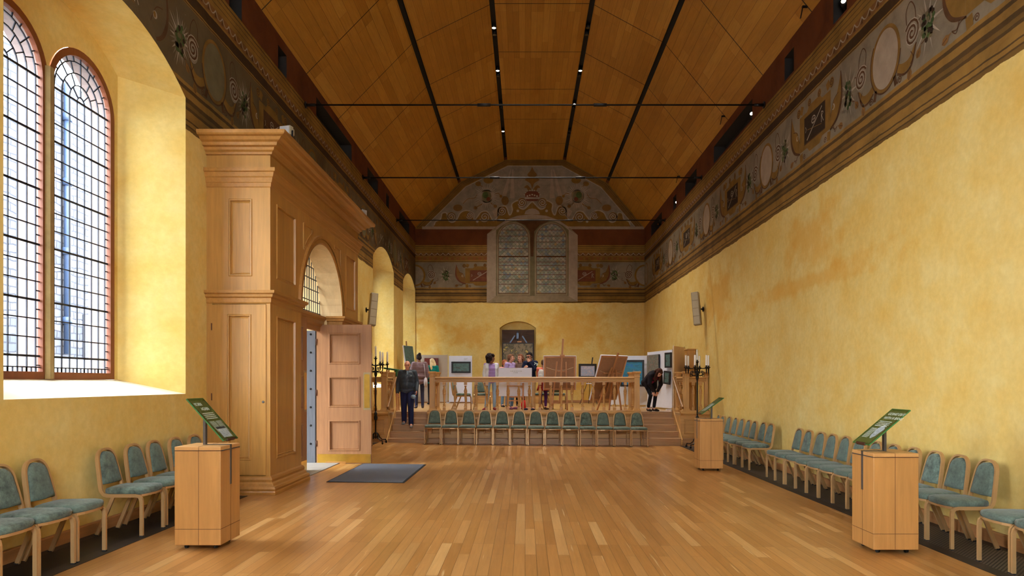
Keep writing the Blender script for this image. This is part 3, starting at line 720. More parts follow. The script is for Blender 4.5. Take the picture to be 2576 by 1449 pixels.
def frieze_band(cv, u0, u1, rng, squares):
    n = int((u1 - u0) / 0.2255); st = (u1 - u0) / n
    for i in range(n):
        a = u0 + i * st
        cv.stroke([(a + st*t/8, 6.94 + .085 * (1 - math.sin(PI*t/8)) if True else 0) for t in range(9)], [0.012+.012*abs(t-4)/4 for t in range(9)], 'p_pale', 2)
        cv.put([(a-.035, 6.92), (a+.035, 6.92), (a, 7.02)], 'p_brown', 1)
    if squares:
        m = int((u1 - u0) / 0.113); st = (u1 - u0) / m
        for i in range(m):
            if i % 2 == 0: cv.rect(u0 + i*st, u0 + i*st + st*.9, 6.76, 6.84, 'p_ochre', 1)
FZC = 6.10
def side_canvas(X, sgn, zo, clip): return Canvas(lambda u, v, l: (X + sgn * (0.002 + 0.0015 * l), u, v + zo), clip)
rng = random.Random(4)
cv = side_canvas(XR, -1, 0.0, None)
frieze_band(cv, 1.0, YB, rng, False)
for k in range(-1, 4):
    oc = 9.38 + 4.62 * k
    oval(cv, oc, FZC, rng); grapes(cv, oc + 1.07, FZC - .02, rng); grapes(cv, oc - 1.0, FZC - .02, rng)
    cartouche(cv, oc + 2.29, FZC, rng, 'p_dark', True)
cv.ell((27.86, FZC), .385, .45, 'p_ochre', 1, 40); cv.ell((27.86, FZC), .33, .40, 'p_grey', 2, 40)
cv.mb.build('painted_frieze', [M[p] for p in PIG], WALL_R, fix=False)
def clipL(p):
    u, v = p
    if u > YB - 0.01: return True
    for c, hw in WINS:
        if abs(u - c) < hw + .01 and v + ZO < seg_arch(min(hw, abs(u - c)), hw, SPR, RISE * hw / 1.597) + .02: return True
    return False
cv = side_canvas(XL, 1, ZO, clipL)
frieze_band(cv, 1.0, YB, rng, False)
for k in range(-1, 4):
    oc = 9.99 + 4.62 * k
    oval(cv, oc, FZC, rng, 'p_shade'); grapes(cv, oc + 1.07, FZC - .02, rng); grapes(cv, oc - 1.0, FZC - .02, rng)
    cartouche(cv, oc + 2.29, FZC, rng, 'p_brown')
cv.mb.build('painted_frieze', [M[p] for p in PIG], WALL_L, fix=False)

# back wall: frieze pieces, gable painting, painted window
cv = Canvas(lambda u, v, l: (u, YB - 0.002 - 0.0025 * l, v))
def bx(px): return (px - VX) / 60.67
def bz(py): return H + (VY - py) / 60.67
WX0, WX1 = bx(1225), bx(1452)
frieze_band(cv, XL, WX0, rng, True); frieze_band(cv, WX1, XR, rng, True)
for sg, edge in ((1, XL), (-1, XR)):
    cv.put([(edge, FZC-.45)] + [(edge + sg*.42*math.cos(rad(a)), FZC+.45*math.sin(rad(a))) for a in range(-80, 90, 10)] + [(edge, FZC+.45)], 'p_ochre', 1)
    cv.put([(edge, FZC-.38)] + [(edge + sg*.34*math.cos(rad(a)), FZC+.38*math.sin(rad(a))) for a in range(-80, 90, 10)] + [(edge, FZC+.38)], 'p_grey', 2)
    cv.mir = None if sg > 0 else edge
    curl_side(cv, edge, FZC, rng); cv.mir = None
    grapes(cv, edge + sg*1.25, FZC+.02, rng)
    def cl(p, sg=sg): return p[0] > WX0 if sg > 0 else p[0] < WX1
    cv.clip = cl
    cc = bx(1208) if sg > 0 else bx(1472)
    # the cartouche runs in under the painted window surround
    cv.clip = None
    cartouche(cv, cc, FZC, rng, 'p_red')
# gable: grey field, ochre border lines, scrollwork
gab = [(bx(1059), bz(573)), (bx(1156), bz(459)), (bx(1272), bz(402)), (bx(1420), bz(402)), (bx(1527), bz(460)), (bx(1622), bz(574))]
cv.put([(XL, bz(576)), *[(x, z) for x, z in CEIL], (XR, bz(576))], 'p_ochre', 1)
def inset(k):
    cx, cz = .33, 7.8
    return [(x + (cx - x) * k, z + (cz - z) * k * 1.0) for x, z in CEIL]
for k in (.018, .036, .05, .062): cv.stroke(inset(k), .022 if k < .05 else .014, 'p_brown', 2)
g2 = inset(.085); g2[0] = (g2[0][0], bz(570)); g2[-1] = (g2[-1][0], bz(571))
cv.put(g2, 'p_grey', 3); cv.stroke(g2, .03, 'p_pale', 4)
cv.rect(bx(1062), bx(1620), bz(577), bz(570), 'p_stone', 7)
G = lambda x, y: (bx(1080 + x / 4.954), bz(400 + y / 4.954))         # points read off an enlargement of the gable
wav = [G(60, 825), G(80, 780), G(140, 750), G(160, 680), G(215, 675), G(235, 760), G(290, 790), G(345, 750), G(390, 670), G(470, 642), G(545, 680), G(560, 760), G(600, 720), G(650, 660), G(720, 655), G(765, 720), G(800, 770), G(850, 720)]
wav2 = wav + [G(860, 640), G(905, 590), G(960, 600), G(1000, 700), G(1035, 640), G(1030, 560), G(1110, 520), G(1120, 600), G(1180, 625), G(1250, 560), G(1280, 530)]
def gmir(pts): return [(2 * bx(1080 + 1282/4.954) - p[0], p[1]) for p in pts]
gx = bx(1080 + 1282 / 4.954)
def side(pts):
    top = crom(pts, 4); base = [(gx, bz(572)), (top[0][0], bz(572))]
    poly = base + top
    cv.put(poly, 'p_ochre', 5); cv.stroke(top, .05, 'p_pale', 6)
for mir in (None, gx):
    cv.mir = mir; side(wav2)
    for (sx, sy, r) in ((275, 720, 48), (505, 705, 42), (690, 725, 58), (905, 650, 50), (1155, 545, 50)):
        cv.ell(G(sx, sy), r/300.5*1.15, r/300.5*1.15, 'p_ochre', 6, 18); cv.spiral(G(sx, sy), .02, r/300.5*1.1, 2.0, 200, .04, 'p_pale', 7, -1); cv.spiral(G(sx, sy), .05, r/300.5*1.25, 2.0, 200, .016, 'p_brown', 8, -1)
    cv.put([G(780, 650), G(850, 610), G(900, 700), G(820, 725)], 'p_stone', 6)
    for (sx, sy) in ((598, 780), (1103, 648)): cv.ell(G(sx, sy), .055, .055, 'p_pale', 8, 14)
    # ray burst with a flower, ties and buds
    c = G(715, 465)
    for i in range(34):
        a = 2*PI*i/34; r = .44 + .08 * (i % 3)
        cv.put([(c[0]+.24*math.cos(a-.1), c[1]+.24*math.sin(a-.1)), (c[0]+r*math.cos(a), c[1]+r*math.sin(a)), (c[0]+.24*math.cos(a+.1), c[1]+.24*math.sin(a+.1))], 'p_pale', 5)
    cv.ell(c, .26, .28, 'p_pale', 5); cv.ell(c, .2, .24, 'p_shade', 6, 12); cv.ell((c[0]-.05, c[1]+.05), .12, .14, 'p_green', 7, 9); cv.ell((c[0]+.07, c[1]-.12), .09, .09, 'p_red', 7, 9)
    cv.curve([G(600, 435), G(560, 490), G(480, 500), G(420, 560)], .022, 'p_tan', 5); cv.ell(G(355, 610), .19, .14, 'p_tan', 5, 16)
    cv.ell(G(945, 520), .15, .19, 'p_tan', 5, 18); cv.ell(G(893, 465), .055, .06, 'p_ochre', 6, 12); cv.curve([G(885, 455), G(860, 430), G(815, 440)], .02, 'p_tan', 5)
    for a, b in ((G(660, 560), G(575, 610)), (G(765, 545), G(822, 590)), (G(660, 350), G(612, 300))): cv.stroke([a, b], .035, 'p_tan', 5); cv.ell(b, .075, .07, 'p_tan', 6, 12)
    cv.ell(G(735, 265), .2, .14, 'p_ochre', 5, 16); cv.ell(G(610, 310), .12, .1, 'p_ochre', 4, 16)
    cv.put([G(1010, 130), G(1020, 130), G(960, 470), G(905, 460)], 'p_stone', 5); cv.put([G(1035, 130), G(1045, 130), G(1065, 495), G(1000, 490)], 'p_stone', 5)
cv.mir = None
cv.put([G(1185, 690), G(1200, 650), G(1240, 625), G(1282, 618), G(1324, 625), G(1364, 650), G(1380, 690)], 'p_stone', 8)
# crown over a flaming vase
for i in range(9):
    a = rad(20 + 140 * i / 8); cv.put([(gx + .27*math.cos(a-.09), bz(497)+.26*math.sin(a-.09)), (gx + .40*math.cos(a), bz(497)+.38*math.sin(a)), (gx + .27*math.cos(a+.09), bz(497)+.26*math.sin(a+.09))], 'p_cream', 6)
cv.put([(gx-.28, bz(497)), (gx+.28, bz(497)), (gx+.3, bz(488)), (gx+.18, bz(481)), (gx-.18, bz(481)), (gx-.3, bz(488))], 'p_red', 7)
cv.rect(gx-.3, gx+.3, bz(501), bz(496), 'p_pale', 7); cv.put([(gx-.22, bz(506)), (gx+.22, bz(506)), (gx+.28, bz(501)), (gx-.28, bz(501))], 'p_red', 7)
for i in range(-2, 3): cv.ell((gx+i*.1, bz(490) - abs(i)*.03), .035, .035, 'p_cream', 8, 8)
for mir in (None, gx):
    cv.mir = mir
    cv.put(crom([(gx, bz(478)), (gx-.08, bz(462)), (gx-.3, bz(452)), (gx-.02, bz(446)), (gx, bz(448))], 5), 'p_tan', 5)
    cv.put(crom([(gx-.03, bz(477)), (gx-.2, bz(466)), (gx-.33, bz(472)), (gx-.22, bz(474)), (gx-.18, bz(480))], 4), 'p_tan', 6)
cv.mir = None
cv.put(crom([(gx-.1, bz(446)), (gx-.2, bz(440)), (gx-.08, bz(430)), (gx, bz(421)), (gx+.08, bz(430)), (gx+.2, bz(440)), (gx+.1, bz(446))], 4), 'p_tan', 5)
# the painted window
W = lambda x, y: (bx(1220 + x / 5.573), bz(520 + y / 5.573))
hd = [(x, y) for x, y in ((30, 385), (160, 280), (300, 185), (450, 130), (660, 108), (860, 130), (1030, 190), (1180, 290), (1300, 400))]
cv.put([W(25, 1345), W(30, 385)] + [W(*p) for p in hd[1:-1]] + [W(1300, 400), W(1298, 1330)], 'p_stone', 10)
cv.put([W(30, 385), W(160, 320), W(160, 280)], 'p_stone2', 11); cv.put([W(1300, 400), W(1175, 320), W(1180, 290)], 'p_stone2', 11)
cv.put([W(25, 1345), W(155, 1255), W(1170, 1255), W(1298, 1330)], 'p_stone2', 11)
cv.put([W(155, 1252), W(158, 330)] + [W(*p) for p in ((240, 265), (350, 210), (500, 182), (660, 176), (830, 182), (980, 210), (1090, 265), (1172, 330))] + [W(1170, 1252)], 'p_shade', 12)
cv.put([W(430, 205), W(500, 190), W(660, 180), W(830, 190), (W(900, 205))] + [W(770, 260), W(690, 350), W(680, 700), W(640, 700), W(630, 350), W(560, 260)], 'p_brown', 13)
cv.put([W(636, 700), W(684, 700), W(680, 1250), W(638, 1250)], 'p_shade', 14)
for x0, x1 in ((160, 640), (690, 1165)):
    xc = (x0 + x1) / 2; r = (x1 - x0) / 2
    def lt(rr, yb, ys=450): return [W(xc - rr, yb), W(xc - rr, ys)] + [W(xc - rr*math.cos(rad(a)), ys - rr*math.sin(rad(a))) for a in range(15, 180, 15)] + [W(xc + rr, ys), W(xc + rr, yb)]
    cv.put(lt(r - 8, 1248), 'p_stone2', 15); cv.put(lt(r - 26, 1225), 'p_shade', 16); cv.put(lt(r - 30, 1218), 'p_red', 17); cv.put(lt(r - 34, 1212), 'p_quarry', 18)
    for y in (330, 415, 498, 592, 778, 828, 892, 955, 1022, 1090):
        rr = r - 34 if y > 450 else math.sqrt(max(0, (r-34)**2 - (450 - y)**2))
        cv.stroke([W(xc - rr, y), W(xc + rr, y)], .02, 'p_red', 19)
    cv.stroke([W(xc - r + 34, 702), W(xc + r - 34, 702)], .06, 'p_brown', 20)
cv.mb.build('painted_gable', [M[p] for p in PIG], WALL_B, fix=False)
# ------------------------------------------------------------------ helpers for joinery
def panelled(mb, org, U, V, N, u0, u1, v0, v1, panels, mat=0, pmat=0, dep=0.022):
    org, U, V, N = Vector(org), Vector(U), Vector(V), Vector(N)
    def q(u, v, n=0.0): return org + U * u + V * v + N * n
    us = sorted({u0, u1} | {p[0] for p in panels} | {p[1] for p in panels}); vs = sorted({v0, v1} | {p[2] for p in panels} | {p[3] for p in panels})
    for a, b in zip(us, us[1:]):
        for c, d in zip(vs, vs[1:]):
            if any(a >= p[0]-1e-6 and b <= p[1]+1e-6 and c >= p[2]-1e-6 and d <= p[3]+1e-6 for p in panels): continue
            mb.quad(q(a, c), q(b, c), q(b, d), q(a, d), mat)
    for (a, b, c, d) in panels:
        w = b - a; k = min(1.0, w / 0.35)
        rings = [(0, 0), (0.012*k, 0.012), (0.026*k, 0.010), (0.034*k, -dep), (0.05*k, -dep*.7), (0.056*k, -dep)]
        R_ = [[q(a+i, c+i, n), q(b-i, c+i, n), q(b-i, d-i, n), q(a+i, d-i, n)] for i, n in rings]
        for r1, r2 in zip(R_, R_[1:]):
            for i in range(4): mb.quad(r1[i], r1[(i+1) % 4], r2[(i+1) % 4], r2[i], mat)
        mb.quad(*R_[-1], pmat)
def pillow(outline, mp, levels, cen=None):
    """outline: 2D loop; levels: [(scale, height)]; mp(x, y, h) -> 3D"""
    mb = MB(); n = len(outline)
    cx = sum(p[0] for p in outline)/n if cen is None else cen[0]; cy = sum(p[1] for p in outline)/n if cen is None else cen[1]
    vs = []; fs = []
    for s_, h in levels:
        for p in outline: vs.append(mp(cx+(p[0]-cx)*s_, cy+(p[1]-cy)*s_, h))
    m = len(levels)
    for i in range(m-1):
        for j in range(n):
            k = (j+1) % n; fs.append((i*n+j, i*n+k, (i+1)*n+k, (i+1)*n+j))
    fs.append(tuple(range(n))[::-1]); fs.append(tuple((m-1)*n+j for j in range(n)))
    return mb.add(vs, fs, 0, True)
# ------------------------------------------------------------------ the green banquet chair
def back_map(x, h, n): return (x, 0.232 + (h - 0.48) * 0.20 - n, h)
def make_chair(worn):
    t = thing('banquet_chair', 'green chair', 'chair')
    fab = M['velvet_worn'] if worn else M['velvet']
    o = []
    for i in range(9): a = rad(180 - 22.5*i); o.append((0.134*math.copysign(abs(math.cos(a))**.8, math.cos(a)), 0.715 + 0.145*math.sin(a)**.85))
    o += [(0.160, 0.545), (0.156, 0.528), (0.0, 0.522), (-0.156, 0.528), (-0.160, 0.545)]
    pillow(o, back_map, [(0.97, -0.018), (1, -0.012), (1.0, 0.012), (0.95, 0.028), (0.75, 0.036), (0.35, 0.039)]).build('backrest', fab, t)
    o = [(-0.172, 0.19), (-0.19, 0.1), (-0.205, -0.05), (-0.208, -0.16), (-0.19, -0.205), (-0.12, -0.232), (0, -0.242), (0.12, -0.232), (0.19, -0.205), (0.208, -0.16), (0.205, -0.05), (0.19, 0.1), (0.172, 0.19), (0.1, 0.205), (-0.1, 0.205)]
    pillow(o, lambda x, y, h: (x, y, 0.432 + h), [(0.96, 0), (1.0, 0.012), (1.01, 0.04), (0.97, 0.06), (0.85, 0.07), (0.4, 0.077)], (0, 0)).build('seat', fab, t)
    f = MB(); loop = []
    sidep = [(-0.205, -0.205, 0.355), (-0.204, -0.198, 0.39), (-0.202, -0.178, 0.414), (-0.2, -0.14, 0.422), (-0.197, 0.0, 0.42), (-0.193, 0.15, 0.418), (-0.186, 0.195, 0.428), (-0.181, 0.224, 0.458), (-0.177, 0.238, 0.5)]
    hp_ = [(0.150*math.copysign(abs(math.cos(rad(a)))**.8, math.cos(rad(a))), 0.72 + 0.162*math.sin(rad(a))**.85) for a in range(172, 0, -8)]
    hoop = [(-0.168, 0.60), (-0.159, 0.68)] + hp_ + [(0.159, 0.68), (0.168, 0.60)]
    loop = [Vector(p) for p in sidep] + [Vector(back_map(x, h, 0)) for x, h in hoop] + [Vector((-p[0], p[1], p[2])) for p in reversed(sidep)]
    # closed ribbon of rectangular tube: wide side across the loop
    vs = []; fs = []; n = len(loop)
    for i, p in enumerate(loop):
        tn = (loop[min(n-1, i+1)] - loop[max(0, i-1)]).normalized()
        if 8 <= i <= n - 9: nn = Vector((0, -0.98, 0.2))
        else:
            nn = Vector((1 if i < n/2 else -1, 0, 0))
        nn = (nn - tn*nn.dot(tn)).normalized(); bb = tn.cross(nn)
        w1, w2 = (0.019, 0.011)
        if not (8 <= i <= n - 9): w1, w2 = 0.011, 0.018
        for a, b in ((-1, -1), (1, -1), (1, 1), (-1, 1)): vs.append(p + nn*(a*w1) + bb*(b*w2))
    for i in range(n-1):
        if i in (7, n - 9): 
            continue
        for j in range(4): k = (j+1) % 4; fs.append((i*4+j, i*4+k, (i+1)*4+k, (i+1)*4+j))
    f.add(vs, fs)
    for sg in (-1, 1): f.bar([(sg*0.181, 0.224, 0.455), (sg*0.177, 0.236, 0.49), (sg*0.172, 0.25, 0.56)], 0.024, 0.036, up=(0, 1, -0.2))
    f.bar([(-0.196, -0.19, 0.424), (-0.12, -0.216, 0.424), (0, -0.224, 0.424), (0.12, -0.216, 0.424), (0.196, -0.19, 0.424)], 0.02, 0.022)
    f.build('frame', M['chair_metal'], t)
    for sg in (-1, 1):
        l = MB(); l.bar([(sg*0.205, -0.205, 0.012), (sg*0.205, -0.205, 0.36)], 0.024, 0.034, up=(0, 1, 0))
        l.box(sg*0.205-0.013, sg*0.205+0.013, -0.223, -0.187, 0, 0.014, 1); l.build('leg', [M['chair_metal'], M['rubber']], t)
        l = MB(); l.bar([(sg*0.172, 0.105, 0.412), (sg*0.178, 0.275, 0.012)], 0.022, 0.038, up=(0, 1, 1))
        l.box(sg*0.178-0.013, sg*0.178+0.013, 0.257, 0.297, 0, 0.014, 1); l.build('leg', [M['chair_metal'], M['rubber']], t)
    return t
CH = [make_chair(False), make_chair(True)]; used = [False, False]
ORD = ['first', 'second', 'third', 'fourth', 'fifth', 'sixth', 'seventh', 'eighth', 'ninth', 'tenth', 'eleventh', 'twelfth', 'thirteenth']
def chair(x, y, rz, z, label, group, worn=False):
    i = int(worn)
    c = CH[i] if not used[i] else copy_tree(CH[i])
    used[i] = True
    return place(c, (x, y, z if z > .5 else FZ(x)), rz, label, group)
# front row of thirteen, backs to the stage
g = 'chairs in the row before the stage'
for i in range(13):
    px = VX + (-2.63 + 0.0) * 0 + (478/2.862 + 900 - VX) + 21.6 + 43.28*i
    chair(PX(px, 17.8), 17.92 + rng.uniform(-.015, .015), rad(rng.uniform(-2, 2)), 0, 'green padded chair in the row before the stage, %s from the man on the steps' % ORD[i], g, i in (7, 8, 9, 12))
g = 'chairs against the right wall'
RW = 4.48
for i, d in enumerate([5.32, 5.77, 6.22]):
    chair(RW, d, rad(-90 + rng.uniform(-1.5, 1.5)), 0, 'green chair at the near end of the blank yellow wall, %s from the camera' % ORD[i], g, i == 1)
for i in range(12):
    chair(RW + rng.uniform(-.02, .02), 7.05 + 0.438*i, rad(-90 + rng.uniform(-1.5, 1.5)), 0, 'green chair in the middle group along the blank yellow wall, %s counted from the camera' % ORD[i], g, i in (2, 3, 10))
for i in range(9):
    chair(RW + rng.uniform(-.02, .02), 13.23 + 0.4525*i, rad(-90 + rng.uniform(-1.5, 1.5)), 0, 'green chair in the far group along the blank yellow wall, %s counted from the camera' % ORD[i], g, i in (0, 1))
g = 'chairs under the big window'
for i, d in enumerate([5.30, 5.75, 6.20]):
    chair(-4.15, d, rad(90 + rng.uniform(-3, 3)), 0, 'green chair under the white window sill, %s from the left picture edge' % ORD[i], g, i < 2)
for i in range(5):
    chair(-4.15 + rng.uniform(-.02, .02), [7.22, 7.74, 8.2, 8.67, 9.14][i], rad(90 + rng.uniform(-3, 3)), 0, 'green chair between the window corner and the porch, %s counted from the camera' % ORD[i], g, i == 0)
chair(-4.05, 16.9, rad(90), 0, 'green chair half hidden behind the open porch door', 'chairs under the big window')
# chairs up on the stage
g = 'chairs on the stage'
chair(PX(1163, 20.6), 20.6, rad(75), ZF, 'green chair on the stage turned sideways behind the balusters', g, True)
chair(PX(1212, 20.7), 20.7, rad(20), ZF, 'green chair on the stage behind the curly-haired girl', g)
chair(PX(1361, 21.3), 21.3, rad(-50), ZF, 'green chair on the stage beside the purple leggings', g, True)
chair(PX(1402, 21.2), 21.2, rad(160), ZF, 'green chair on the stage behind the upright easel', g)

# ------------------------------------------------------------------ floor grilles, skirtings, mat
def slab(a, b, y0, y1, h): return MB().prism([(a, y0, FZ(a) - .01), (b, y0, FZ(b) - .01), (b, y0, FZ(b) + h), (a, y0, FZ(a) + h)], (0, y1 - y0, 0))
def grille(x0, x1, y0, y1, edge, label):
    t = thing('floor_grille', label, 'floor grille', ((x0+x1)/2, (y0+y1)/2, 0))
    e0, e1 = (x0, x0 + 0.14) if edge < 0 else (x1 - 0.14, x1)
    slab(e0, e1, y0, y1, 0.004).build('border', M['grille_edge'], t, True)
    a, b = (e1, x1 - 0.1) if edge < 0 else (x0 + 0.1, e0)
    slab(a, b, y0, y1, 0.003).build('mesh_panel', M['grille'], t, True)
    a, b = (x1 - 0.1, x1) if edge < 0 else (x0, x0 + 0.1)
    slab(a, b, y0, y1, 0.0035).build('border', M['grille_edge'], t, True)
grille(4.10, 4.90, YF, 18.1, -1, 'dark metal heating grille set in the floor along the blank yellow wall')
grille(XL + .05, -3.88, YF, 9.55, 1, 'dark metal heating grille set in the floor under the big window')
grille(XL + .05, -3.88, 15.1, 18.1, 1, 'dark metal heating grille in the floor between porch and stage')
def skirt(name, b, label):
    m = MB().box(*b); tag(m.build(name, M['skirting'], bevel=0.01), label, 'skirting', kind='structure')
skirt('baseboard_right', (4.90, 4.949, YF, 18.2, -.06, 0.09), 'brown skirting board at the foot of the blank wall')
skirt('baseboard_left', (XL + .001, XL + .05, YF, 9.6, 0, 0.19), 'brown skirting board under the big window')
skirt('baseboard_back', (XL + .01, XR - .01, YB - .04, YB - .001, ZF, ZF + 0.1), 'low skirting board along the end wall of the stage')
mt = thing('door_mat', 'dark grey ribbed door mat lying on the oak floor by the porch', 'mat', (-2.56, 12.15, FZ(-2.56)))
slab(-3.16, -1.97, 10.98, 13.36, .013).build('pile', M['mat'], mt, True, bevel=0.003)
for b in ((-3.19, -3.16, 10.95, 13.39), (-1.97, -1.94, 10.95, 13.39), (-3.16, -1.97, 10.95, 10.98), (-3.16, -1.97, 13.36, 13.39)): slab(b[0], b[1], b[2], b[3], 0.007).build('edging', M['rubber'], mt, True)

# ------------------------------------------------------------------ oak pedestals with green glass signs
def text_mesh(body, size, name, align='LEFT'):
    cu = bpy.data.curves.new(name, 'FONT'); cu.body = body; cu.size = size; cu.extrude = 0.0003; cu.align_x = align
    ob = bpy.data.objects.new(name, cu); COL.objects.link(ob)
    dg = bpy.context.evaluated_depsgraph_get(); me = bpy.data.meshes.new_from_object(ob.evaluated_get(dg))
    bpy.data.objects.remove(ob); bpy.data.curves.remove(cu); return me
def put_mesh(name, me, mat, parent, loc, rot=(0, 0, 0)):
    me.materials.clear(); me.materials.append(mat)
    o = bpy.data.objects.new(name, me); COL.objects.link(o); o.parent = parent; o.location = loc; o.rotation_euler = rot; return o
def pedestal(loc, rz, label, xt, zt, xb, zb, postx, title, pic):
    t = thing('sign_pedestal', label, 'pedestal', (loc[0], loc[1], FZ(loc[0])), rz)
    a = 0.22
    b = MB().box(-a, a, -a, a, 0.045, 0.945)
    b.build('body', M['oak_plinth'], t, bevel=0.006)
    s = MB()
    for z in (0.20, 0.945): s.box(-a-.0015, a+.0015, -a-.0015, a+.0015, z-.002, z+.002)
    for (x, y) in ((0.01, -a), (0.01, a)): s.box(x-.0018, x+.0018, y-.0015, y+.0015, 0.05, 0.98)
    for (x, y) in ((-a, 0.0), (a, 0.0)): s.box(x-.0015, x+.0015, y-.0018, y+.0018, 0.05, 0.98)
    s.box(0.008, 0.012, -a, a, 0.983, 0.9865)
    s.build('joint_lines', M['seam'], t)
    MB().box(-a, a, -a, a, 0.948, 0.985).build('top', M['oak_plinth_top'], t, bevel=0.005)
    for x in (-.14, .14):
        for y in (-.14, .14):
            c = MB(); c.tube([(x-.012, y, 0.026), (x+.012, y, 0.026)], 0.026, 12); c.box(x-.018, x+.018, y-.02, y+.02, 0.04, 0.052); c.build('caster', M['rubber'], t)
    st = MB(); dz = 0.985
    st.box(postx-.012, postx+.012, -.02, .02, dz, zt - (zt-zb)*(postx-xt)/(xb-xt) + 0.0)
    st.box(postx, a+.006, -.014, .014, dz, dz+.006); st.box(a, a+.006, -.014, .014, 0.60, dz+.006)
    st.box(a-.01, a+.008, -.20, .20, 0.942, 0.95)
    st.build('strap', M['steel'], t)
    L = math.hypot(xb-xt, zb-zt); wd = 0.165
    V = Vector((xt-xb, 0, zt-zb)).normalized(); U = Vector((0, 1, 0)); N = U.cross(V)
    mtx = Matrix((U, V, N)).transposed().to_4x4(); mtx.translation = Vector(((xt+xb)/2, 0, (zt+zb)/2))
    g = MB(); g.box(-wd, wd, -L/2, L/2, -.005, .005)
    gp = g.build('sign_panel', [M['green_glass']], t); gp.matrix_local = mtx
    e = MB()
    for x in (-wd, wd): e.box(x-.0025, x+.0025, -L/2, L/2, -.0055, .0055)
    for y in (-L/2, L/2): e.box(-wd, wd, y-.0025, y+.0025, -.0055, .0055)
    e.build('glass_edge', M['green_edge'], gp)
    MB().box(-wd*.86, wd*.86, -L*.46, L*.44, .0052, .0058).build('printed_field', M['green_print'], gp)
    for k, ln in enumerate(title):
        put_mesh('title_text', text_mesh(ln, 0.052, 'title_text'), M['ink_white'], gp, (-wd*.72 + (0.05 if k and len(title[0]) < 6 else 0), L*.44 - .062 - .06*k, .0062))
    tx = MB(); r2 = random.Random(3)
    y = L*.44 - 0.165
    def words(x0, x1, y, h):
        x = x0
        while x < x1 - .01:
            w = r2.uniform(.012, .035); w = min(w, x1-x); tx.box(x, x+w*.8, y, y+h, .006, .0064); x += w
    for k in range(4): words(-wd*.72, wd*.66, y - .022*k, .008)
    yc = y - .105
    for k in range(11 if pic else 10):
        words(-wd*.72, -.01, yc - .0135*k, .005)
        if not pic: words(.012, wd*.72, yc - .0135*k, .005)
    tx.build('print_text', M['ink_white'], gp)
    pc = MB()
    if pic:
        pc.poly([(.055 + .06*(1+.15*math.sin(5*a))*math.cos(a), -.07 + .10*(1+.1*math.cos(4*a))*math.sin(a), .0063) for a in [2*PI*i/28 for i in range(28)]])
        pc.build('printed_picture', M['ink_photo'], gp, fix=False)
    else:
        pc.box(-wd*.6, wd*.55, -L*.44, -L*.24, .006, .0064); pc.build('printed_picture', M['ink_photo'], gp)
        MB().box(-wd*.6, wd*.55, -L*.24, -L*.19, .006, .0065).build('printed_banner', M['ink_dark'], gp)
    MB().box(-.085, .085, -L/2-.008, -L/2+.012, -.01, .014).build('clip', M['brownmetal'], gp)
pedestal((-3.12, 6.72, 0), 0, 'oak pedestal with tilted green glass sign in front of the timber porch', -.133, 1.436, .22, 1.037, -.03, ['BORN', 'AGAIN'], False)
pedestal((3.61, 6.86, 0), PI, 'nearer oak pedestal with green glass sign before the row of chairs at the blank wall', -.17, 1.40, .235, 1.06, -.0, ['GOING OUT', 'WITH A BANG'], True)
pedestal((3.53, 13.14, 0), PI, 'farther oak pedestal with green glass sign near the stage steps', -.25, 1.38, .17, 1.075, -.06, [], True)
# ------------------------------------------------------------------ timber entrance porch
PXF, PD0, PD1 = -3.64, 9.75, 14.85
A0, A1, AZ, AR = 11.10, 13.55, 2.90, 1.225
AC = (A0 + A1) / 2
po = thing('entrance_porch', 'tall panelled oak porch with moulded cornice and round-arched doorway', 'porch', (PXF, AC, 0)); pz = FZ(PXF) - .01
w = MB(); k_ = PD0/9.7
ux0, ux1 = -4.215, -3.876
panelled(w, (0, PD0, 0), (1, 0, 0), (0, 0, 1), (0, -1, 0), XL, PXF, 2.9, 4.92, [(ux0*k_, ux1*k_, 3.17, 4.28)])
w.quad((XL, PD0, .0), (-4.47, PD0, 0), (-4.47, PD0, 2.9), (XL, PD0, 2.9)); w.quad((-3.70, PD0, 0), (PXF, PD0, 0), (PXF, PD0, 2.9), (-3.70, PD0, 2.9))
w.box(-4.47, -3.70, PD0 + .035, PD0 + .05, 0, 2.9)
w.quad((XL, PD1, 0), (PXF, PD1, 0), (PXF, PD1, 5.0), (XL, PD1, 5.0)); w.quad((XL, PD0, 5.0), (PXF, PD0, 5.0), (PXF, PD1, 5.0), (XL, PD1, 5.0))
w.build('front_wall', M['oak_porch'], po, True, fix=False)
s = MB(); S_ = ((PXF, 0, 0), (0, 1, 0), (0, 0, 1), (1, 0, 0))
panelled(s, *S_, PD0, A0, 0, 4.92, [(9.99, 10.82, 0.54, 2.63), (9.99, 10.83, 3.17, 4.27)])
panelled(s, *S_, A1, PD1, 0, 4.92, [(13.84, 14.62, 0.54, 2.63), (13.84, 14.62, 3.17, 4.27)])
n = 28; ar = [(AC - AR*math.cos(PI*i/n), AZ + AR*math.sin(PI*i/n)) for i in range(n+1)]
for p, q in zip(ar, ar[1:]): s.quad((PXF, p[0], p[1]), (PXF, q[0], q[1]), (PXF, q[0], 4.92), (PXF, p[0], 4.92))
def strip(pts, o, wd):
    for a, b in zip(pts, pts[1:]): s.bar([(PXF + o, a[0], a[1]), (PXF + o, b[0], b[1])], wd, 0.03, up=(1, 0, 0))
for m in (0, 1):
    f_ = (lambda y: y) if m == 0 else (lambda y: 2*AC - y)
    arc = [(f_(AC - 1.46*math.cos(rad(a))), AZ + 1.46*math.sin(rad(a))) for a in range(41, 64, 3)]
    strip([(f_(11.2), 4.27), (f_(11.2), arc[0][1])] + arc + [(arc[-1][0], 4.27), (f_(11.2), 4.27)], 0.0, 0.03)
s.build('side_wall', M['oak_porch'], po, True, fix=False)
av = MB()
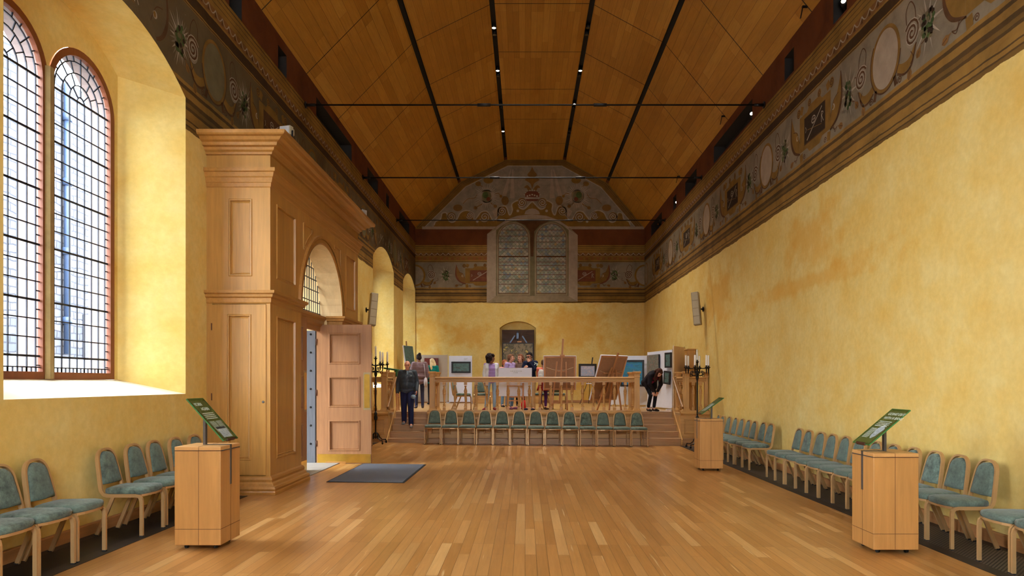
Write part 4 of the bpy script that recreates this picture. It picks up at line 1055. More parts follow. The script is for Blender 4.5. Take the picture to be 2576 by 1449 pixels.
for r0, r1, o0, o1 in ((1.225, 1.25, .012, .03), (1.25, 1.32, .022, .022), (1.32, 1.37, .03, .045), (1.37, 1.375, .045, .0)):
    a = [(PXF+o0, AC - r0*math.cos(PI*i/36), AZ + r0*math.sin(PI*i/36)) for i in range(37)]; b = [(PXF+o1, AC - r1*math.cos(PI*i/36), AZ + r1*math.sin(PI*i/36)) for i in range(37)]
    for i in range(36): av.quad(a[i], a[i+1], b[i+1], b[i])
av.build('archivolt', M['oak_porch_y'], po, True, fix=False)
so = MB()
for p, q in zip(ar, ar[1:]): so.quad((PXF+.012, p[0], p[1]), (PXF+.012, q[0], q[1]), (-4.06, q[0], q[1]), (-4.06, p[0], p[1]))
so.build('arch_soffit', M['oak_pale'], po, True, fix=False)
jb = MB()
for y in (A0, A1): jb.quad((PXF, y, 0), (-4.55, y, 0), (-4.55, y, AZ), (PXF, y, AZ)); jb.quad((-4.07, y, AZ), (-4.55, y, AZ), (-4.55, y, 4.2), (-4.07, y, 4.2))
jb.quad((-4.07, A0, 4.2), (-4.55, A0, 4.2), (-4.55, A1, 4.2), (-4.07, A1, 4.2))
jb.quad((-4.06, A0, 4.92), (-4.06, A1, 4.92), (-4.06, A1, 4.13), (-4.06, A0, 4.13)); jb.quad((-4.12, A0, 2.95), (-4.55, A0, 2.95), (-4.55, A1, 2.95), (-4.12, A1, 2.95)) if False else None
jb.build('jamb_lining', M['cream_plaster'], po, True, fix=False)
pa, pb_ = [(XL, PD0), (PXF, PD0), (PXF, A0), (-3.93, A0)], [(-3.93, A1), (PXF, A1), (PXF, PD1), (XL, PD1)]
full = [(XL, PD0), (PXF, PD0), (PXF, PD1), (XL, PD1)]
def mould(name, prof, paths, mat='oak_porch_y'):
    for p in paths:
        m = MB(); m.sweep(prof, p); m.build(name, M[mat], po, True)
mould('cornice', [(0, 4.90), (.035, 4.905), (.04, 4.935), (.075, 4.955), (.085, 4.99), (.14, 5.0), (.15, 5.04), (.2, 5.055), (.235, 5.09), (.29, 5.10), (.31, 5.115), (.315, 5.16), (0, 5.17)], [full])
mould('architrave', [(0, 4.44), (.012, 4.45), (.02, 4.50), (.03, 4.51), (.045, 4.57), (.06, 4.585), (.075, 4.64), (.10, 4.65), (.10, 4.70), (0, 4.71)], [full])
mould('waist_moulding', [(0, 2.78), (.015, 2.80), (.02, 2.86), (.05, 2.875), (.055, 2.91), (.085, 2.925), (.09, 2.965), (0, 2.97)], [pa, pb_])
mould('base_moulding', [(.11, .03), (.11, .10), (.10, .115), (.108, .145), (.095, .175), (.07, .185), (.06, .215), (.035, .235), (.042, .27), (.03, .30), (0, .32)], [pa, pb_])
mould('transom', [(0, 2.66), (.02, 2.68), (.03, 2.75), (.07, 2.80), (.075, 2.86), (.11, 2.90), (.115, 2.95), (0, 2.955)], [[(-4.06, A0), (-4.06, A1)]])
MB().box(-4.10, -4.04, A0, A1, 2.66, 2.98).build('transom_beam', M['oak_porch_y'], po, True)
# cupboard door in the end of the porch
cd = MB(); panelled(cd, (0, PD0 - .012, 0), (1, 0, 0), (0, 0, 1), (0, -1, 0), -4.47, -3.70, .33, 2.77, [(-4.25, -3.905, .54, 2.63)])
cd.quad((-4.47, PD0-.012, .33), (-4.47, PD0+.03, .33), (-4.47, PD0+.03, 2.77), (-4.47, PD0-.012, 2.77)); cd.quad((-3.70, PD0-.012, .33), (-3.70, PD0+.03, .33), (-3.70, PD0+.03, 2.77), (-3.70, PD0-.012, 2.77))
cdo = cd.build('cupboard_door', M['oak_porch'], po, True, fix=False)
kp = MB().lathe([(.018, 0), (.018, .006), (.012, .008)], 12).build('keyhole_plate', M['steel'], cdo)
kp.location = (PX(663, PD0) - PXF, PD0 - .013 - AC, PZ(1011, PD0)); kp.rotation_euler = (rad(90), 0, 0)
for zz in (.62, 1.45, 2.45):
    MB().box(-4.478, -4.466, PD0-.02, PD0, zz-.05, zz+.05).build('hinge', M['brownmetal'], cdo, True)
# fanlight
fb = MB(); x = -4.065
for i in range(-9, 10):
    y = AC + i*.13; h = math.sqrt(max(0, AR*AR - (i*.13)**2))
    if h > .1: fb.box(x-.006, x+.006, y-(.012 if i % 4 == 0 else .005), y+(.012 if i % 4 == 0 else .005), 2.95, AZ + h)
for i in range(6):
    z = 3.0 + .21*i; h = math.sqrt(max(0, AR*AR - max(0, z-AZ)**2))
    fb.box(x-.007, x+.007, AC-h, AC+h, z-.007, z+.007)
fo = fb.build('fanlight', M['lead'], po, True)
MB().poly([(x-.01, p[0], p[1]) for p in ar]).build('glass', M['glass'], fo, True, fix=False)
# door leaves
def leaf(loc, rz, wd=1.08):
    hgt = 2.74
    m = MB(); pn = [(.24, wd-.22, .25, .86), (.24, wd-.22, 1.11, 1.72), (.24, wd-.22, 1.96, 2.58)]
    panelled(m, (0, -.025, 0), (1, 0, 0), (0, 0, 1), (0, -1, 0), 0, wd, .01, hgt, pn); panelled(m, (0, .025, 0), (1, 0, 0), (0, 0, 1), (0, 1, 0), 0, wd, .01, hgt, pn)
    for (a, b, c, d) in ((0, 0, .01, hgt), (wd, wd, .01, hgt)): m.quad((a, -.025, c), (a, .025, c), (a, .025, d), (a, -.025, d))
    m.quad((0, -.025, hgt), (wd, -.025, hgt), (wd, .025, hgt), (0, .025, hgt)); m.quad((0, -.025, .01), (wd, -.025, .01), (wd, .025, .01), (0, .025, .01))
    o = m.build('door', M['oak_worn'], po, fix=False); o.location = Vector(loc) - po.location; o.rotation_euler = (0, 0, rz)
    k = MB().box(.02, wd-.01, -.029, -.025, .02, .19); k.build('kick_plate', M['brass'], o)
    q = MB(); pl = [(wd-.085 + .055*cx*1.0, z) for cx, z in ((-1, 1.10), (1, 1.10), (1, 1.74), (.7, 1.765), (-.7, 1.765), (-1, 1.74))]
    q.prism([(a, -.032, b) for a, b in pl], (0, .008, 0)); q.build('push_plate', M['brass'], o)
    r = MB(); r.box(wd-.155, wd-.015, -.028, -.024, 1.06, 1.80); r.build('plate_surround', M['plate_edge'], o)
    for z in (.4, 1.4, 2.4): MB().tube([(0, -.03, z-.06), (0, -.03, z+.06)], .012, 8).build('hinge', M['brownmetal'], o)
    return o
leaf((-4.11, 13.47, .055), 0)
leaf((-3.965, 11.12, .07), rad(90), 1.2)
# old outer door standing open in the passage, its weathered edge to the hall
od = thing('weathered_door', 'weathered grey timber door edge with bolts standing open inside the porch', 'door', (-4.23, 13.50, FZ(-4.23)))
MB().box(-4.325, -4.135, 13.46, 13.54, 0.07, 2.68).build('door_edge', M['timber_grey'], od, True, bevel=.008)
for i in range(7):
    z = .38 + .36*i; b = MB().lathe([(.022, 0), (.018, .012), (0, .016)], 8).build('bolt', M['iron'], od)
    b.location = (0.0, -.04, z); b.rotation_euler = (rad(90), 0, 0)
st = MB().box(-5.6, -3.66, A0 + .01, A1 - .01, 0.02, FZ(-3.66) + .012)
tag(st.build('threshold_slab', M['slab']), 'pale stone threshold slab inside the porch doorway', 'threshold')
# floodlights on the cornice
def flood(loc, rz, label, off):
    t = thing('floodlight', label, 'floodlight', loc, rz)
    b = MB(); b.box(-.09, .09, -.04, .05, .10, .24); b.box(-.075, .075, .05, .10, .12, .22); b.build('housing', M['iron'] if off else M['speaker'], t, bevel=.012)
    MB().box(-.078, .078, -.047, -.04, .112, .228).build('lens', M['flood_glass'], t, bevel=.003)
    a = MB(); a.bar([(-.1, 0, .17), (-.1, 0, .02), (.1, 0, .02), (.1, 0, .17)], .03, .006, up=(0, 1, 0)); a.tube([(0, 0, 0), (0, 0, .03)], .03, 10); a.build('bracket', M['iron'], t)
flood((-3.50, 10.0, 5.168), rad(-15), 'silver floodlight on the near corner of the porch cornice', False)
flood((-3.52, 14.8, 5.168), rad(60), 'black floodlight on the far end of the porch cornice', True)
# ------------------------------------------------------------------ stage, steps and balustrades
SY0, SY1 = 18.16, 19.28
LX0, LX1, RX0, RX1 = -3.67, -2.62, 3.08, 4.17
stg = thing('stage_platform', 'raised oak stage with panelled front filling the end of the hall', 'stage', (0.2, 23, 0))
dk = MB(); dk.box(XL + .01, XR - .01, SY1, YB - .005, ZF - .06, ZF)
for a, b in ((XL + .01, LX0), (LX1, RX0), (RX1, XR - .01)): dk.box(a, b, 18.30, SY1, ZF - .06, ZF)
dk.build('deck', M['stage_floor'], stg, True)
for a, b, n in ((XL + .01, LX0, 1), (LX1, RX0, 8), (RX1, XR - .01, 1)):
    m = MB(); w_ = (b - a) / n
    panelled(m, (0, 18.30, 0), (1, 0, 0), (0, 0, 1), (0, -1, 0), a, b, 0.0, ZF - .06, [(a + w_*i + .09, a + w_*(i+1) - .09, .27, .68) for i in range(n)], dep=.015)
    for x in (a, b): m.quad((x, 18.30, 0), (x, SY1 + .1, 0), (x, SY1 + .1, ZF - .06), (x, 18.30, ZF - .06))
    m.build('front_panelling', M['oak_x'], stg, True, fix=False)
    m = MB(); m.sweep([(0, .74), (.015, .75), (.02, .78), (.05, .80), (.06, .835), (.05, .86), (.03, .875), (.03, .905), (-.2, .905)], [(a, 18.30), (b, 18.30)])
    m.build('edge_moulding', M['oak_x'], stg, True)
    m = MB(); m.box(a, b, 18.18 if n > 1 else 18.24, 18.30, -.04, .165); m.build('base_board', M['step'], stg, True, bevel=.008)
def stairs(x0, x1, label):
    t = thing('stage_steps', label, 'steps', ((x0 + x1)/2, SY0, 0))
    for k in range(5):
        z = .166*(k+1); y = SY0 + .28*k
        m = MB(); m.box(x0+.02, x1-.02, y + .015, SY1 + .02, z - .206, z - .03); m.box(x0+.02, x1-.02, y - .012, min(y + .30, SY1 + .02), z - .03, z + (.0015 if k == 4 else 0))
        m.build('step', M['step'], t, True, bevel=.005)
    for x in (x0 + .01, x1 - .01):
        m = MB(); m.prism([(x - .012, SY0 - .1, 0), (x - .012, SY0 - .1, .14), (x - .012, SY1, .95), (x - .012, SY1 + .05, .95), (x - .012, SY1 + .05, 0)], (.024, 0, 0)); m.build('string', M['oak_y'], t, True)
stairs(LX0, LX1, 'wooden steps up to the stage with a man walking down')
stairs(RX0, RX1, 'wooden steps up to the stage below the bending woman')
BAL = [(.040, 0), (.040, .085), (.046, .10), (.046, .115), (.026, .13), (.034, .15), (.034, .165), (.019, .18), (.026, .28), (.034, .40), (.036, .435), (.045, .445), (.045, .46), (.036, .468), (.046, .50), (.044, .535), (.030, .58), (.019, .625), (.034, .645), (.034, .66), (.024, .672), (.042, .69), (.042, .76)]
def baluster(x, y, t, z=.905):
    m = MB(); m.box(x-.038, x+.038, y-.038, y+.038, z, z+.085); m.lathe(BAL[2:-2], 12, (x, y, z)); m.box(x-.04, x+.04, y-.04, y+.04, z+.685, z+.765)
    return m.build('baluster', M['oak'], t, True)
def newel(x, y, t, z=.84, top=1.955, s=.072):
    m = MB(); m.box(x-s-.03, x+s+.03, y-s-.03, y+s+.03, z, z+.06); m.lathe([((s+.03)*1.414, z+.06), ((s+.01)*1.414, z+.10), (s*1.414, z+.13), (s*1.414, top-.16), ((s+.012)*1.414, top-.15), ((s+.012)*1.414, top-.13), (s*1.414, top-.12), ((s+.004)*1.414, top-.07), ((s+.03)*1.414, top-.04), ((s+.035)*1.414, top-.01), ((s+.01)*1.414, top)], 4, (x, y, 0), smooth=False, sq=True)
    return m.build('newel_post', M['oak'], t, True)
def hrail(a, b, t, z=1.665):
    """moulded top rail between two plan points"""
    m = MB(); d = (Vector(b) - Vector(a)).normalized(); n = Vector((d.y, -d.x))
    prof = [(-.045, z), (.045, z), (.045, z+.03), (.06, z+.045), (.06, z+.07), (.05, z+.085), (.075, z+.105), (.075, z+.13), (.05, z+.145), (-.05, z+.145), (-.075, z+.13), (-.075, z+.105), (-.05, z+.085), (-.06, z+.07), (-.06, z+.045), (-.045, z+.03)]
    pts = [(a[0] + n.x*o, a[1] + n.y*o, zz) for o, zz in prof]
    m.prism(pts, (b[0]-a[0], b[1]-a[1], 0)); return m.build('top_rail', M['oak_x'] if abs(d.x) > .5 else M['oak_y'], t, True)
BY = 18.42
b1 = thing('stage_balustrade', 'long oak balustrade of turned balusters along the stage front', 'balustrade', (0.25, BY, .905))
hrail((-2.43, BY), (2.94, BY), b1)
for k in range(18): baluster(PX(1117.6 + 26.77*k, BY), BY, b1)
newel(-2.50, BY, b1); newel(3.01, BY, b1)
for x in (-2.50, 3.01):
    newel(x, 19.36, b1, ZF); hrail((x, BY + .07), (x, 19.29), b1)
    for y in (18.72, 19.02): baluster(x, y, b1, .90)
def endrail(xn, xw, label):
    t = thing('landing_balustrade', label, 'balustrade', ((xn+xw)/2, BY, .905)); sg = 1 if xw > xn else -1
    newel(xn, BY, t); newel(xn, 19.36, t, ZF); newel(xw - sg*.05, BY, t, s=.045)
    hrail((min(xn, xw)+.06, BY), (max(xn, xw)-.06, BY), t); hrail((xn, BY + .07), (xn, 19.29), t)
    for k in (1, 2): baluster(xn + (xw - xn)*k/3 - sg*.0, BY, t)
    for y in (18.72, 19.02): baluster(xn, y, t, .90)
    xr = xn - sg*.13
    m = MB(); m.bar([(xr, 19.42, 1.80), (xr, 18.22, .98)], .05, .075, up=(0, 0, 1)); m.build('handrail', M['rail_dark'], t, True, bevel=.012)
endrail(-3.80, XL + .02, 'short oak balustrade beside the porch candelabra')
endrail(4.34, XR - .02, 'short oak balustrade against the blank wall behind the candelabra')
tb = thing('wooden_dais', 'low two-tier wooden platform against the end wall behind the visitors', 'platform', (-.75, 27.7, ZF))
MB().box(-2.1, .6, 27.25, YB - .05, ZF, ZF + .22).build('tier', M['oak_x'], tb, True, bevel=.01)
MB().box(-2.1, .6, 27.65, YB - .05, ZF + .22, ZF + .45).build('tier', M['oak_x'], tb, True, bevel=.01)

# ------------------------------------------------------------------ tie rods, spots, speakers
for i, d in enumerate((9.1, 14.1, 19.1, 24.1)):
    t = thing('tie_rod', ['iron tie rod nearest the camera under the ceiling', 'iron tie rod above the porch, nearest rod in view', 'iron tie rod crossing the top of the gable painting', 'iron tie rod crossing the painted window head'][i], 'tie rod', (.2, d, 7.39), group='tie rods across the hall')
    MB().tube([(XL + .01, d, 7.39), (XR - .01, d, 7.39)], .017, 8).build('rod', M['iron'], t, True)
    for x in (-.85, 1.55):
        m = MB(); m.tube([(x-.14, d, 7.39), (x-.13, d, 7.39), (x+.13, d, 7.39), (x+.14, d, 7.39)], [.02, .034, .034, .02], 8); m.build('turnbuckle', M['iron'], t, True)
    for x, s in ((XL, 1), (XR, -1)):
        m = MB(); m.tube([(x + s*.012, d, 7.39), (x + s*.03, d, 7.39)], .07, 12); m.tube([(x + s*.03, d, 7.39), (x + s*.22, d, 7.39)], .032, 8); m.build('wall_anchor', M['iron'], t, True)
LIT = {0: (0, 1, 3), 1: (1, 2)}
def can(x, y, z, lit, label, strength):
    t = thing('ceiling_spotlight', label, 'spotlight', (x, y, z), 0, 'spotlights in the ceiling slots')
    m = MB(); m.lathe([(.05, .0), (.05, -.012), (.062, -.012), (.062, .10), (.03, .115), (.0, .115)], 14); m.build('housing', M['iron'], t)
    m = MB(); m.poly([(.048*math.cos(2*PI*q/14), .048*math.sin(2*PI*q/14), -.008) for q in range(14)]); m.build('lamp_face', M['lamp_glass'] if lit else M['lamp_off'], t, fix=False)
    if lit:
        L = bpy.data.lights.new('spot_beam', 'SPOT'); L.energy = strength; L.spot_size = rad(95); L.spot_blend = 0.9; L.color = (1.0, 0.92, 0.80); L.shadow_soft_size = .05
        o = bpy.data.objects.new('spot_beam', L); COL.objects.link(o); o.parent = t; o.location = (0, 0, -.03)
SIDE = ['ceiling slot above the porch side', 'ceiling slot by the blank wall']
NTH = ['nearest the camera', 'second from the camera', 'third from the camera', 'nearest the gable']
for s_, sx in enumerate((CEIL[2], CEIL[3])):
    for k in range(-6, 4):
        y = 17.72 + 2.43*k; z = sx[1] - .03
        vis = k >= 0
        lit = (k in LIT[s_]) if vis else (k % 2 == 0)  # lamps out of view are added to light the floor evenly
        if vis or lit:
            can(sx[0], y, z, lit, '%s spotlight in the %s, %s' % ('glowing' if lit else 'unlit', SIDE[s_], NTH[k] if vis else '%s added out of view for floor light' % ['a', 'first', 'second', 'third', 'fourth', 'fifth', 'sixth'][-k]), SPOT * (5.5 if vis else 1.0))
        if vis: can(sx[0], y + .36, z, False, 'unlit rear spotlight in the %s, %s' % (SIDE[s_], NTH[k]), 0)
for i, (d, z) in enumerate(((10.74, 7.61), (15.07, 7.56), (22.5, 7.58), (25.6, 7.58))):
    t = thing('recess_spotlight', 'small spotlight in a dark recess above the painted frieze, %s from the camera' % ORD[i], 'spotlight', (XR + .08, d, z), rad(-35), 'spotlights in the wall recesses')
    m = MB(); m.tube([(0, -.10, 0), (0, .06, 0)], .06, 12); m.tube([(0, 0, 0), (0, 0, -.2)], .012, 6); m.build('housing', M['iron'], t)
    m = MB(); m.tube([(0, -.104, 0), (0, -.102, 0)], .036, 12); m.build('lamp_face', M['lamp_dim'] if i < 3 else M['lamp_off'], t)
for i, d in enumerate((11.8, 16.65, 21.5)):
    t = thing('ceiling_bracket', 'small black bracket at the lower ceiling edge, %s from the camera' % ORD[i], 'bracket', (XR, d, 8.02))
    m = MB(); m.box(XR-.16, XR-.01, d-.02, d+.02, 8.14, 8.165); m.bar([(XR-.15, d, 8.15), (XR-.19, d, 7.95)], .03, .012, up=(1, 0, 0)); m.build('arm', M['iron'], t, True)
def speaker(x, d, sg, label):
    t = thing('wall_speaker', label, 'loudspeaker', (x, d, 3.69), 0)
    o = MB(); o.box(-.10, .10, -.09, .09, -.46, .46); ob = o.build('cabinet', M['speaker'], t, bevel=.018)
    g_ = MB()
    for k in range(4): g_.box(-.08, .08, -.098, -.09, -.43 + .22*k, -.23 + .22*k)
    gr = g_.build('grille', M['speaker_grille'], ob)
    ob.rotation_euler = (rad(-4), rad(-6*sg), rad(-28*sg))
    b = MB(); b.tube([(sg*.06, .05, 0), (sg*.20, .1, 0)], .02, 8); b.tube([(sg*.195, .1, 0), (sg*.215, .1, 0)], .07, 12); b.build('wall_bracket', M['iron'], t)
speaker(4.72, 18.8, 1, 'slim column loudspeaker tilted down on the blank yellow wall')
speaker(PX(938, 19.0), 19.0, -1, 'slim column loudspeaker on the window wall beyond the porch')

# ------------------------------------------------------------------ candelabra with candles
def candelabrum(x, y, label, where):
    t = thing('candelabra', label, 'candelabra', (x, y, FZ(x)))
    p = MB(); p.tube([(0, 0, .13), (0, 0, 1.98)], .018, 10)
    p.lathe([(.018, .60), (.045, .63), (.05, .68), (.034, .74), (.045, .78), (.018, .84)], 10); p.lathe([(.018, 1.74), (.032, 1.77), (.042, 1.82), (.03, 1.88), (.022, 2.0), (.034, 2.04), (.018, 2.06), (.014, 2.22)], 10)
    p.build('pole', M['iron'], t)
    for k in range(4):
        a = rad(45 + 90*k); ca, sa = math.cos(a), math.sin(a); l = MB()
        l.bar([(ca*r, sa*r, z) for r, z in ((.0, .30), (.07, .26), (.12, .16), (.20, .10), (.30, .10), (.32, .06))], .022, .018, up=(0, 0, 1))
        l.tube([(ca*r, sa*r, z) for r, z in ((.09, .12), (.05, .16), (.06, .21), (.10, .22), (.12, .19))], .009, 6)
        l.tube([(ca*.32 - .012*sa, sa*.32 + .012*ca, .028), (ca*.32 + .012*sa, sa*.32 - .012*ca, .028)], .028, 10)
        l.build('base_leg', M['iron'], t)
    def cup(m, cx, cy, cz): m.lathe([(.008, -.16), (.014, -.14), (.022, -.02), (.05, 0), (.052, .012), (.022, .014), (.026, .05), (.0, .05)], 10, (cx, cy, cz))
    spots = [(0, 0, 2.22)]
    for k in range(6):
        a = rad(5 + 60*k); ca, sa = math.cos(a), math.sin(a); m = MB()
        m.tube([(ca*r, sa*r, z) for r, z in ((.02, 2.03), (.12, 2.05), (.22, 2.05), (.30, 2.05))], .009, 6)
        m.tube([(ca*r, sa*r, z) for r, z in ((.02, 1.90), (.10, 1.86), (.17, 1.90), (.18, 1.96), (.14, 1.99), (.11, 1.96), (.13, 1.93))], .009, 6)
        m.tube([(ca*.18, sa*.18, 1.95), (ca*.18, sa*.18, 1.83)], .008, 6)
        cup(m, ca*.30, sa*.30, 2.075); m.build('arm', M['iron'], t); spots.append((ca*.30, sa*.30, 2.09))
    m = MB(); cup(m, 0, 0, 2.22); m.build('centre_cup', M['iron'], t)
    names = ['the tall centre holder', 'the far-left holder', 'the holder at the back right', 'the holder at the back left', 'the outermost left holder', 'the holder at the front left', 'the holder at the front right']
    names[1] = 'the outermost right holder'
    for (cx, cy, cz), nm in zip(spots, names):
        c = thing('candle', 'white candle in %s of the candelabra %s' % (nm, where), 'candle', (x + cx, y + cy, FZ(x) + cz + .052 - (.0 if cz > 2.15 else .015)), 0, 'candles on the candelabra ' + where)
        m = MB(); m.lathe([(.024, 0), (.026, .01), (.024, .25), (.018, .262), (0, .262)], 12); m.build('wax', M['wax'], c)
        m = MB(); m.tube([(0, 0, .26), (.002, 0, .285)], .003, 5); m.build('wick', M['iron'], c)
candelabrum(PX(945, 17.8), 17.8, 'black iron candelabra standing between porch door and steps', 'by the porch')
candelabrum(PX(1754, 17.62), 17.62, 'black iron candelabra standing behind the far pedestal', 'by the blank wall')

# ------------------------------------------------------------------ display boards, pictures, easels
def picture(name, label, c, w, h, yaw, art, frame=.05, depth=.04, pitch=0.0, roll=0.0, edge=None, cat='painting', group=None):
    """front faces -Y before yaw; c = centre in world"""
    t = thing(name, label, cat, c, 0, group); t.rotation_euler = Euler((pitch, roll, yaw), 'XYZ')
    f = MB()
    if frame:
        f.box(-w/2, w/2, -depth/2, depth/2, h/2-frame, h/2); f.box(-w/2, w/2, -depth/2, depth/2, -h/2, -h/2+frame)
        f.box(-w/2, -w/2+frame, -depth/2, depth/2, -h/2+frame, h/2-frame); f.box(w/2-frame, w/2, -depth/2, depth/2, -h/2+frame, h/2-frame)
        f.build('frame', M['frame_black'], t)
        MB().box(-w/2+frame, w/2-frame, -depth/2+.008, depth/2-.004, -h/2+frame, h/2-frame).build('canvas', M[art], t)
    else:
        f.box(-w/2, w/2, -depth/2, depth/2, -h/2, h/2); f.build('canvas', M[edge or art], t)
        MB().box(-w/2+.002, w/2-.002, -depth/2-.003, -depth/2, -h/2+.002, h/2-.002).build('painted_face', M[art], t)
    return t
def board(label, x0, y0, x1, y1, zt, m, zb=ZF + .05, ft=.2):
    t = thing('display_board', label, 'display board', ((x0+x1)/2, (y0+y1)/2, ZF))
    d = Vector((x1-x0, y1-y0, 0)); n = Vector((d.y, -d.x, 0)).normalized()*.02; u = d.normalized()
    p = MB(); p.prism([(x0+n.x, y0+n.y, zb), (x1+n.x, y1+n.y, zb), (x1-n.x, y1-n.y, zb), (x0-n.x, y0-n.y, zb)], (0, 0, zt-zb)); p.build('panel', M[m], t, True)
    for q in ((x0, y0, 1), (x1, y1, -1)):
        s = MB(); c = Vector((q[0], q[1], 0)) + u*(.012*q[2])
        s.tube([(c.x, c.y, ZF + .01), (c.x, c.y, zt + .02)], .013, 8); s.build('post', M['speaker'], t, True)
        s = MB(); s.obox((c.x, c.y, ZF + .015), u*.03, Vector((n.x, n.y, 0)).normalized()*ft, (0, 0, .014)); s.build('foot', M['white_board'], t, True)
    return t
def label_card(x, y, z, yaw, label):
    t = thing('label_card', label, 'label', (x, y, z), yaw); MB().box(-.12, .12, -.004, 0, -.045, .045).build('card', M['white_board'], t)
    m = MB()
    for k in range(3): m.box(-.09, .07 - .03*k, -.0055, -.004, .02 - .025*k, .028 - .025*k)
    m.build('lettering', M['ink_photo'], t)
board('taupe display board in the corner behind the blonde woman', -4.36, 27.5, -3.12, 27.5, PZ(893, 27.5), 'taupe_board')
board('pale display board with dark seascape beside the taupe board', -3.08, 27.55, -2.14, 27.55, PZ(895, 27.5), 'white_board')
picture('painting', 'red-brown unframed painting in front of the blonde woman', (PX(1085, 27.4), 27.42, PZ(932, 27.4)), .56, 1.0, 0, 'art_red', 0, .04)
picture('painting', 'dark seascape in a black frame on the pale display board', (PX(1159.5, 27.4), 27.46, PZ(924, 27.4)), .78, .46, 0, 'art_dark', .07)
label_card(PX(1172, 27.4), 27.51, PZ(903, 27.4), 0, 'white label card above the dark seascape')
board('white display board behind the leaning easel', PX(1534, 24), 24.0, PX(1628, 23.7), 23.7, PZ(895, 23.8), 'white_board')
picture('painting', 'blue seascape in a black frame behind the leaning easel', (PX(1591, 23.5), 23.55, PZ(939, 23.5)), .82, .92, rad(-5), 'art_blue', .07)
label_card(PX(1627, 23.55), 23.62, PZ(917, 23.6), rad(-5), 'white label card at the side of the blue seascape')
B0, B1 = (PX(1630, 22.3), 22.3), (PX(1692, 20.5), 20.5)
board('tall white display board behind the bending woman', *B0, *B1, PZ(884, 21.6), 'white_board')
by = math.atan2(B1[1]-B0[1], B1[0]-B0[0])
def onB(f, px, py, off=.045):
    x = B0[0] + (B1[0]-B0[0])*f; y = B0[1] + (B1[1]-B0[1])*f; n = Vector((math.sin(by), -math.cos(by)))
    return (x + n.x*off, y + n.y*off, PZ(py, y))
fr = lambda px: (px - 1630)/62.0*1.0
def fB(px):
    lo, hi = 0.0, 1.0
    for _ in range(40):
        m_ = (lo+hi)/2; x = B0[0] + (B1[0]-B0[0])*m_; y = B0[1] + (B1[1]-B0[1])*m_
        if VX + x*F/y < px: lo = m_
        else: hi = m_
    return lo
blen = math.hypot(B1[0]-B0[0], B1[1]-B0[1])
picture('painting', 'tall red and green painting above the bending woman', onB(fB(1648), 1648, 934, .06), .9, 1.05, by, 'art_multi', 0, .05, edge='frame_black')
picture('painting', 'small dark framed picture, upper one on the tall white board', onB(fB(1685.5), 1685, 906, .06), .36, .46, by + rad(6), 'art_dark', .05)
picture('painting', 'small dark framed picture, lower one hanging askew on the tall white board', onB(fB(1684), 1684, 950, .08), .36, .40, by + rad(6), 'art_dark', .05, roll=rad(5))
board('tall beige display board beside the right-hand landing', PX(1694, 19.75), 19.75, PX(1722, 20.6), 20.6, PZ(871, 19.9), 'beige_board', ft=.08)
cb = thing('oak_screen', 'tall oak cabinet end standing against the blank wall on the stage', 'cabinet', (4.80, 20.2, ZF))
MB().box(4.70, 4.94, 19.76, 20.14, ZF, 2.60).build('carcass', M['oak_porch'], cb, True, bevel=.01)
MB().box(4.69, 4.945, 19.75, 20.15, 2.60, 2.64).build('top', M['oak_x'], cb, True, bevel=.008)
MB().box(4.69, 4.70, 19.80, 20.10, 1.0, 2.5).build('door', M['oak'], cb, True, bevel=.004)
# upright easel, seen from behind
ex, ed = PX(1411, 19.9), 19.9
t = thing('easel', 'upright wooden easel seen from behind, holding a large canvas', 'easel', (ex, ed, ZF))
lean = lambda z: .10 * (z - ZF)
def em(name, a, b, w=.05, h=.03, mat='easel', up=(0, 1, 0)):
    mm = MB(); mm.bar([a, b], w, h, up=up); return mm.build(name, M[mat], t, True, bevel=.003)
em('mast', (PX(1407.5, ed), ed, PZ(1010, ed)), (PX(1416.5, ed-.15), ed - .15, PZ(853, ed)), .052)
em('front_leg', (PX(1387, ed), ed + .02, ZF), (PX(1401, ed), ed - .08, PZ(910, ed)), .045); em('front_leg', (PX(1427, ed), ed + .02, ZF), (PX(1423.5, ed), ed - .08, PZ(911, ed)), .045)
em('rear_leg', (PX(1411, ed-.5), ed - .5, ZF), (PX(1412, ed-.12), ed - .14, PZ(960, ed)), .045)
em('cross_bar', (PX(1398, ed), ed - .05, PZ(935, ed)), (PX(1424, ed), ed - .05, PZ(935, ed)), .045, .025, up=(0, 0, 1)); em('cross_bar', (PX(1387, ed), ed, PZ(1014, ed)), (PX(1428, ed), ed, PZ(1014, ed)), .05, .03, up=(0, 0, 1))
em('top_clamp', (PX(1408, ed), ed - .12, PZ(894.5, ed)), (PX(1420, ed), ed - .12, PZ(894.5, ed)), .04, .05, up=(0, 0, 1))
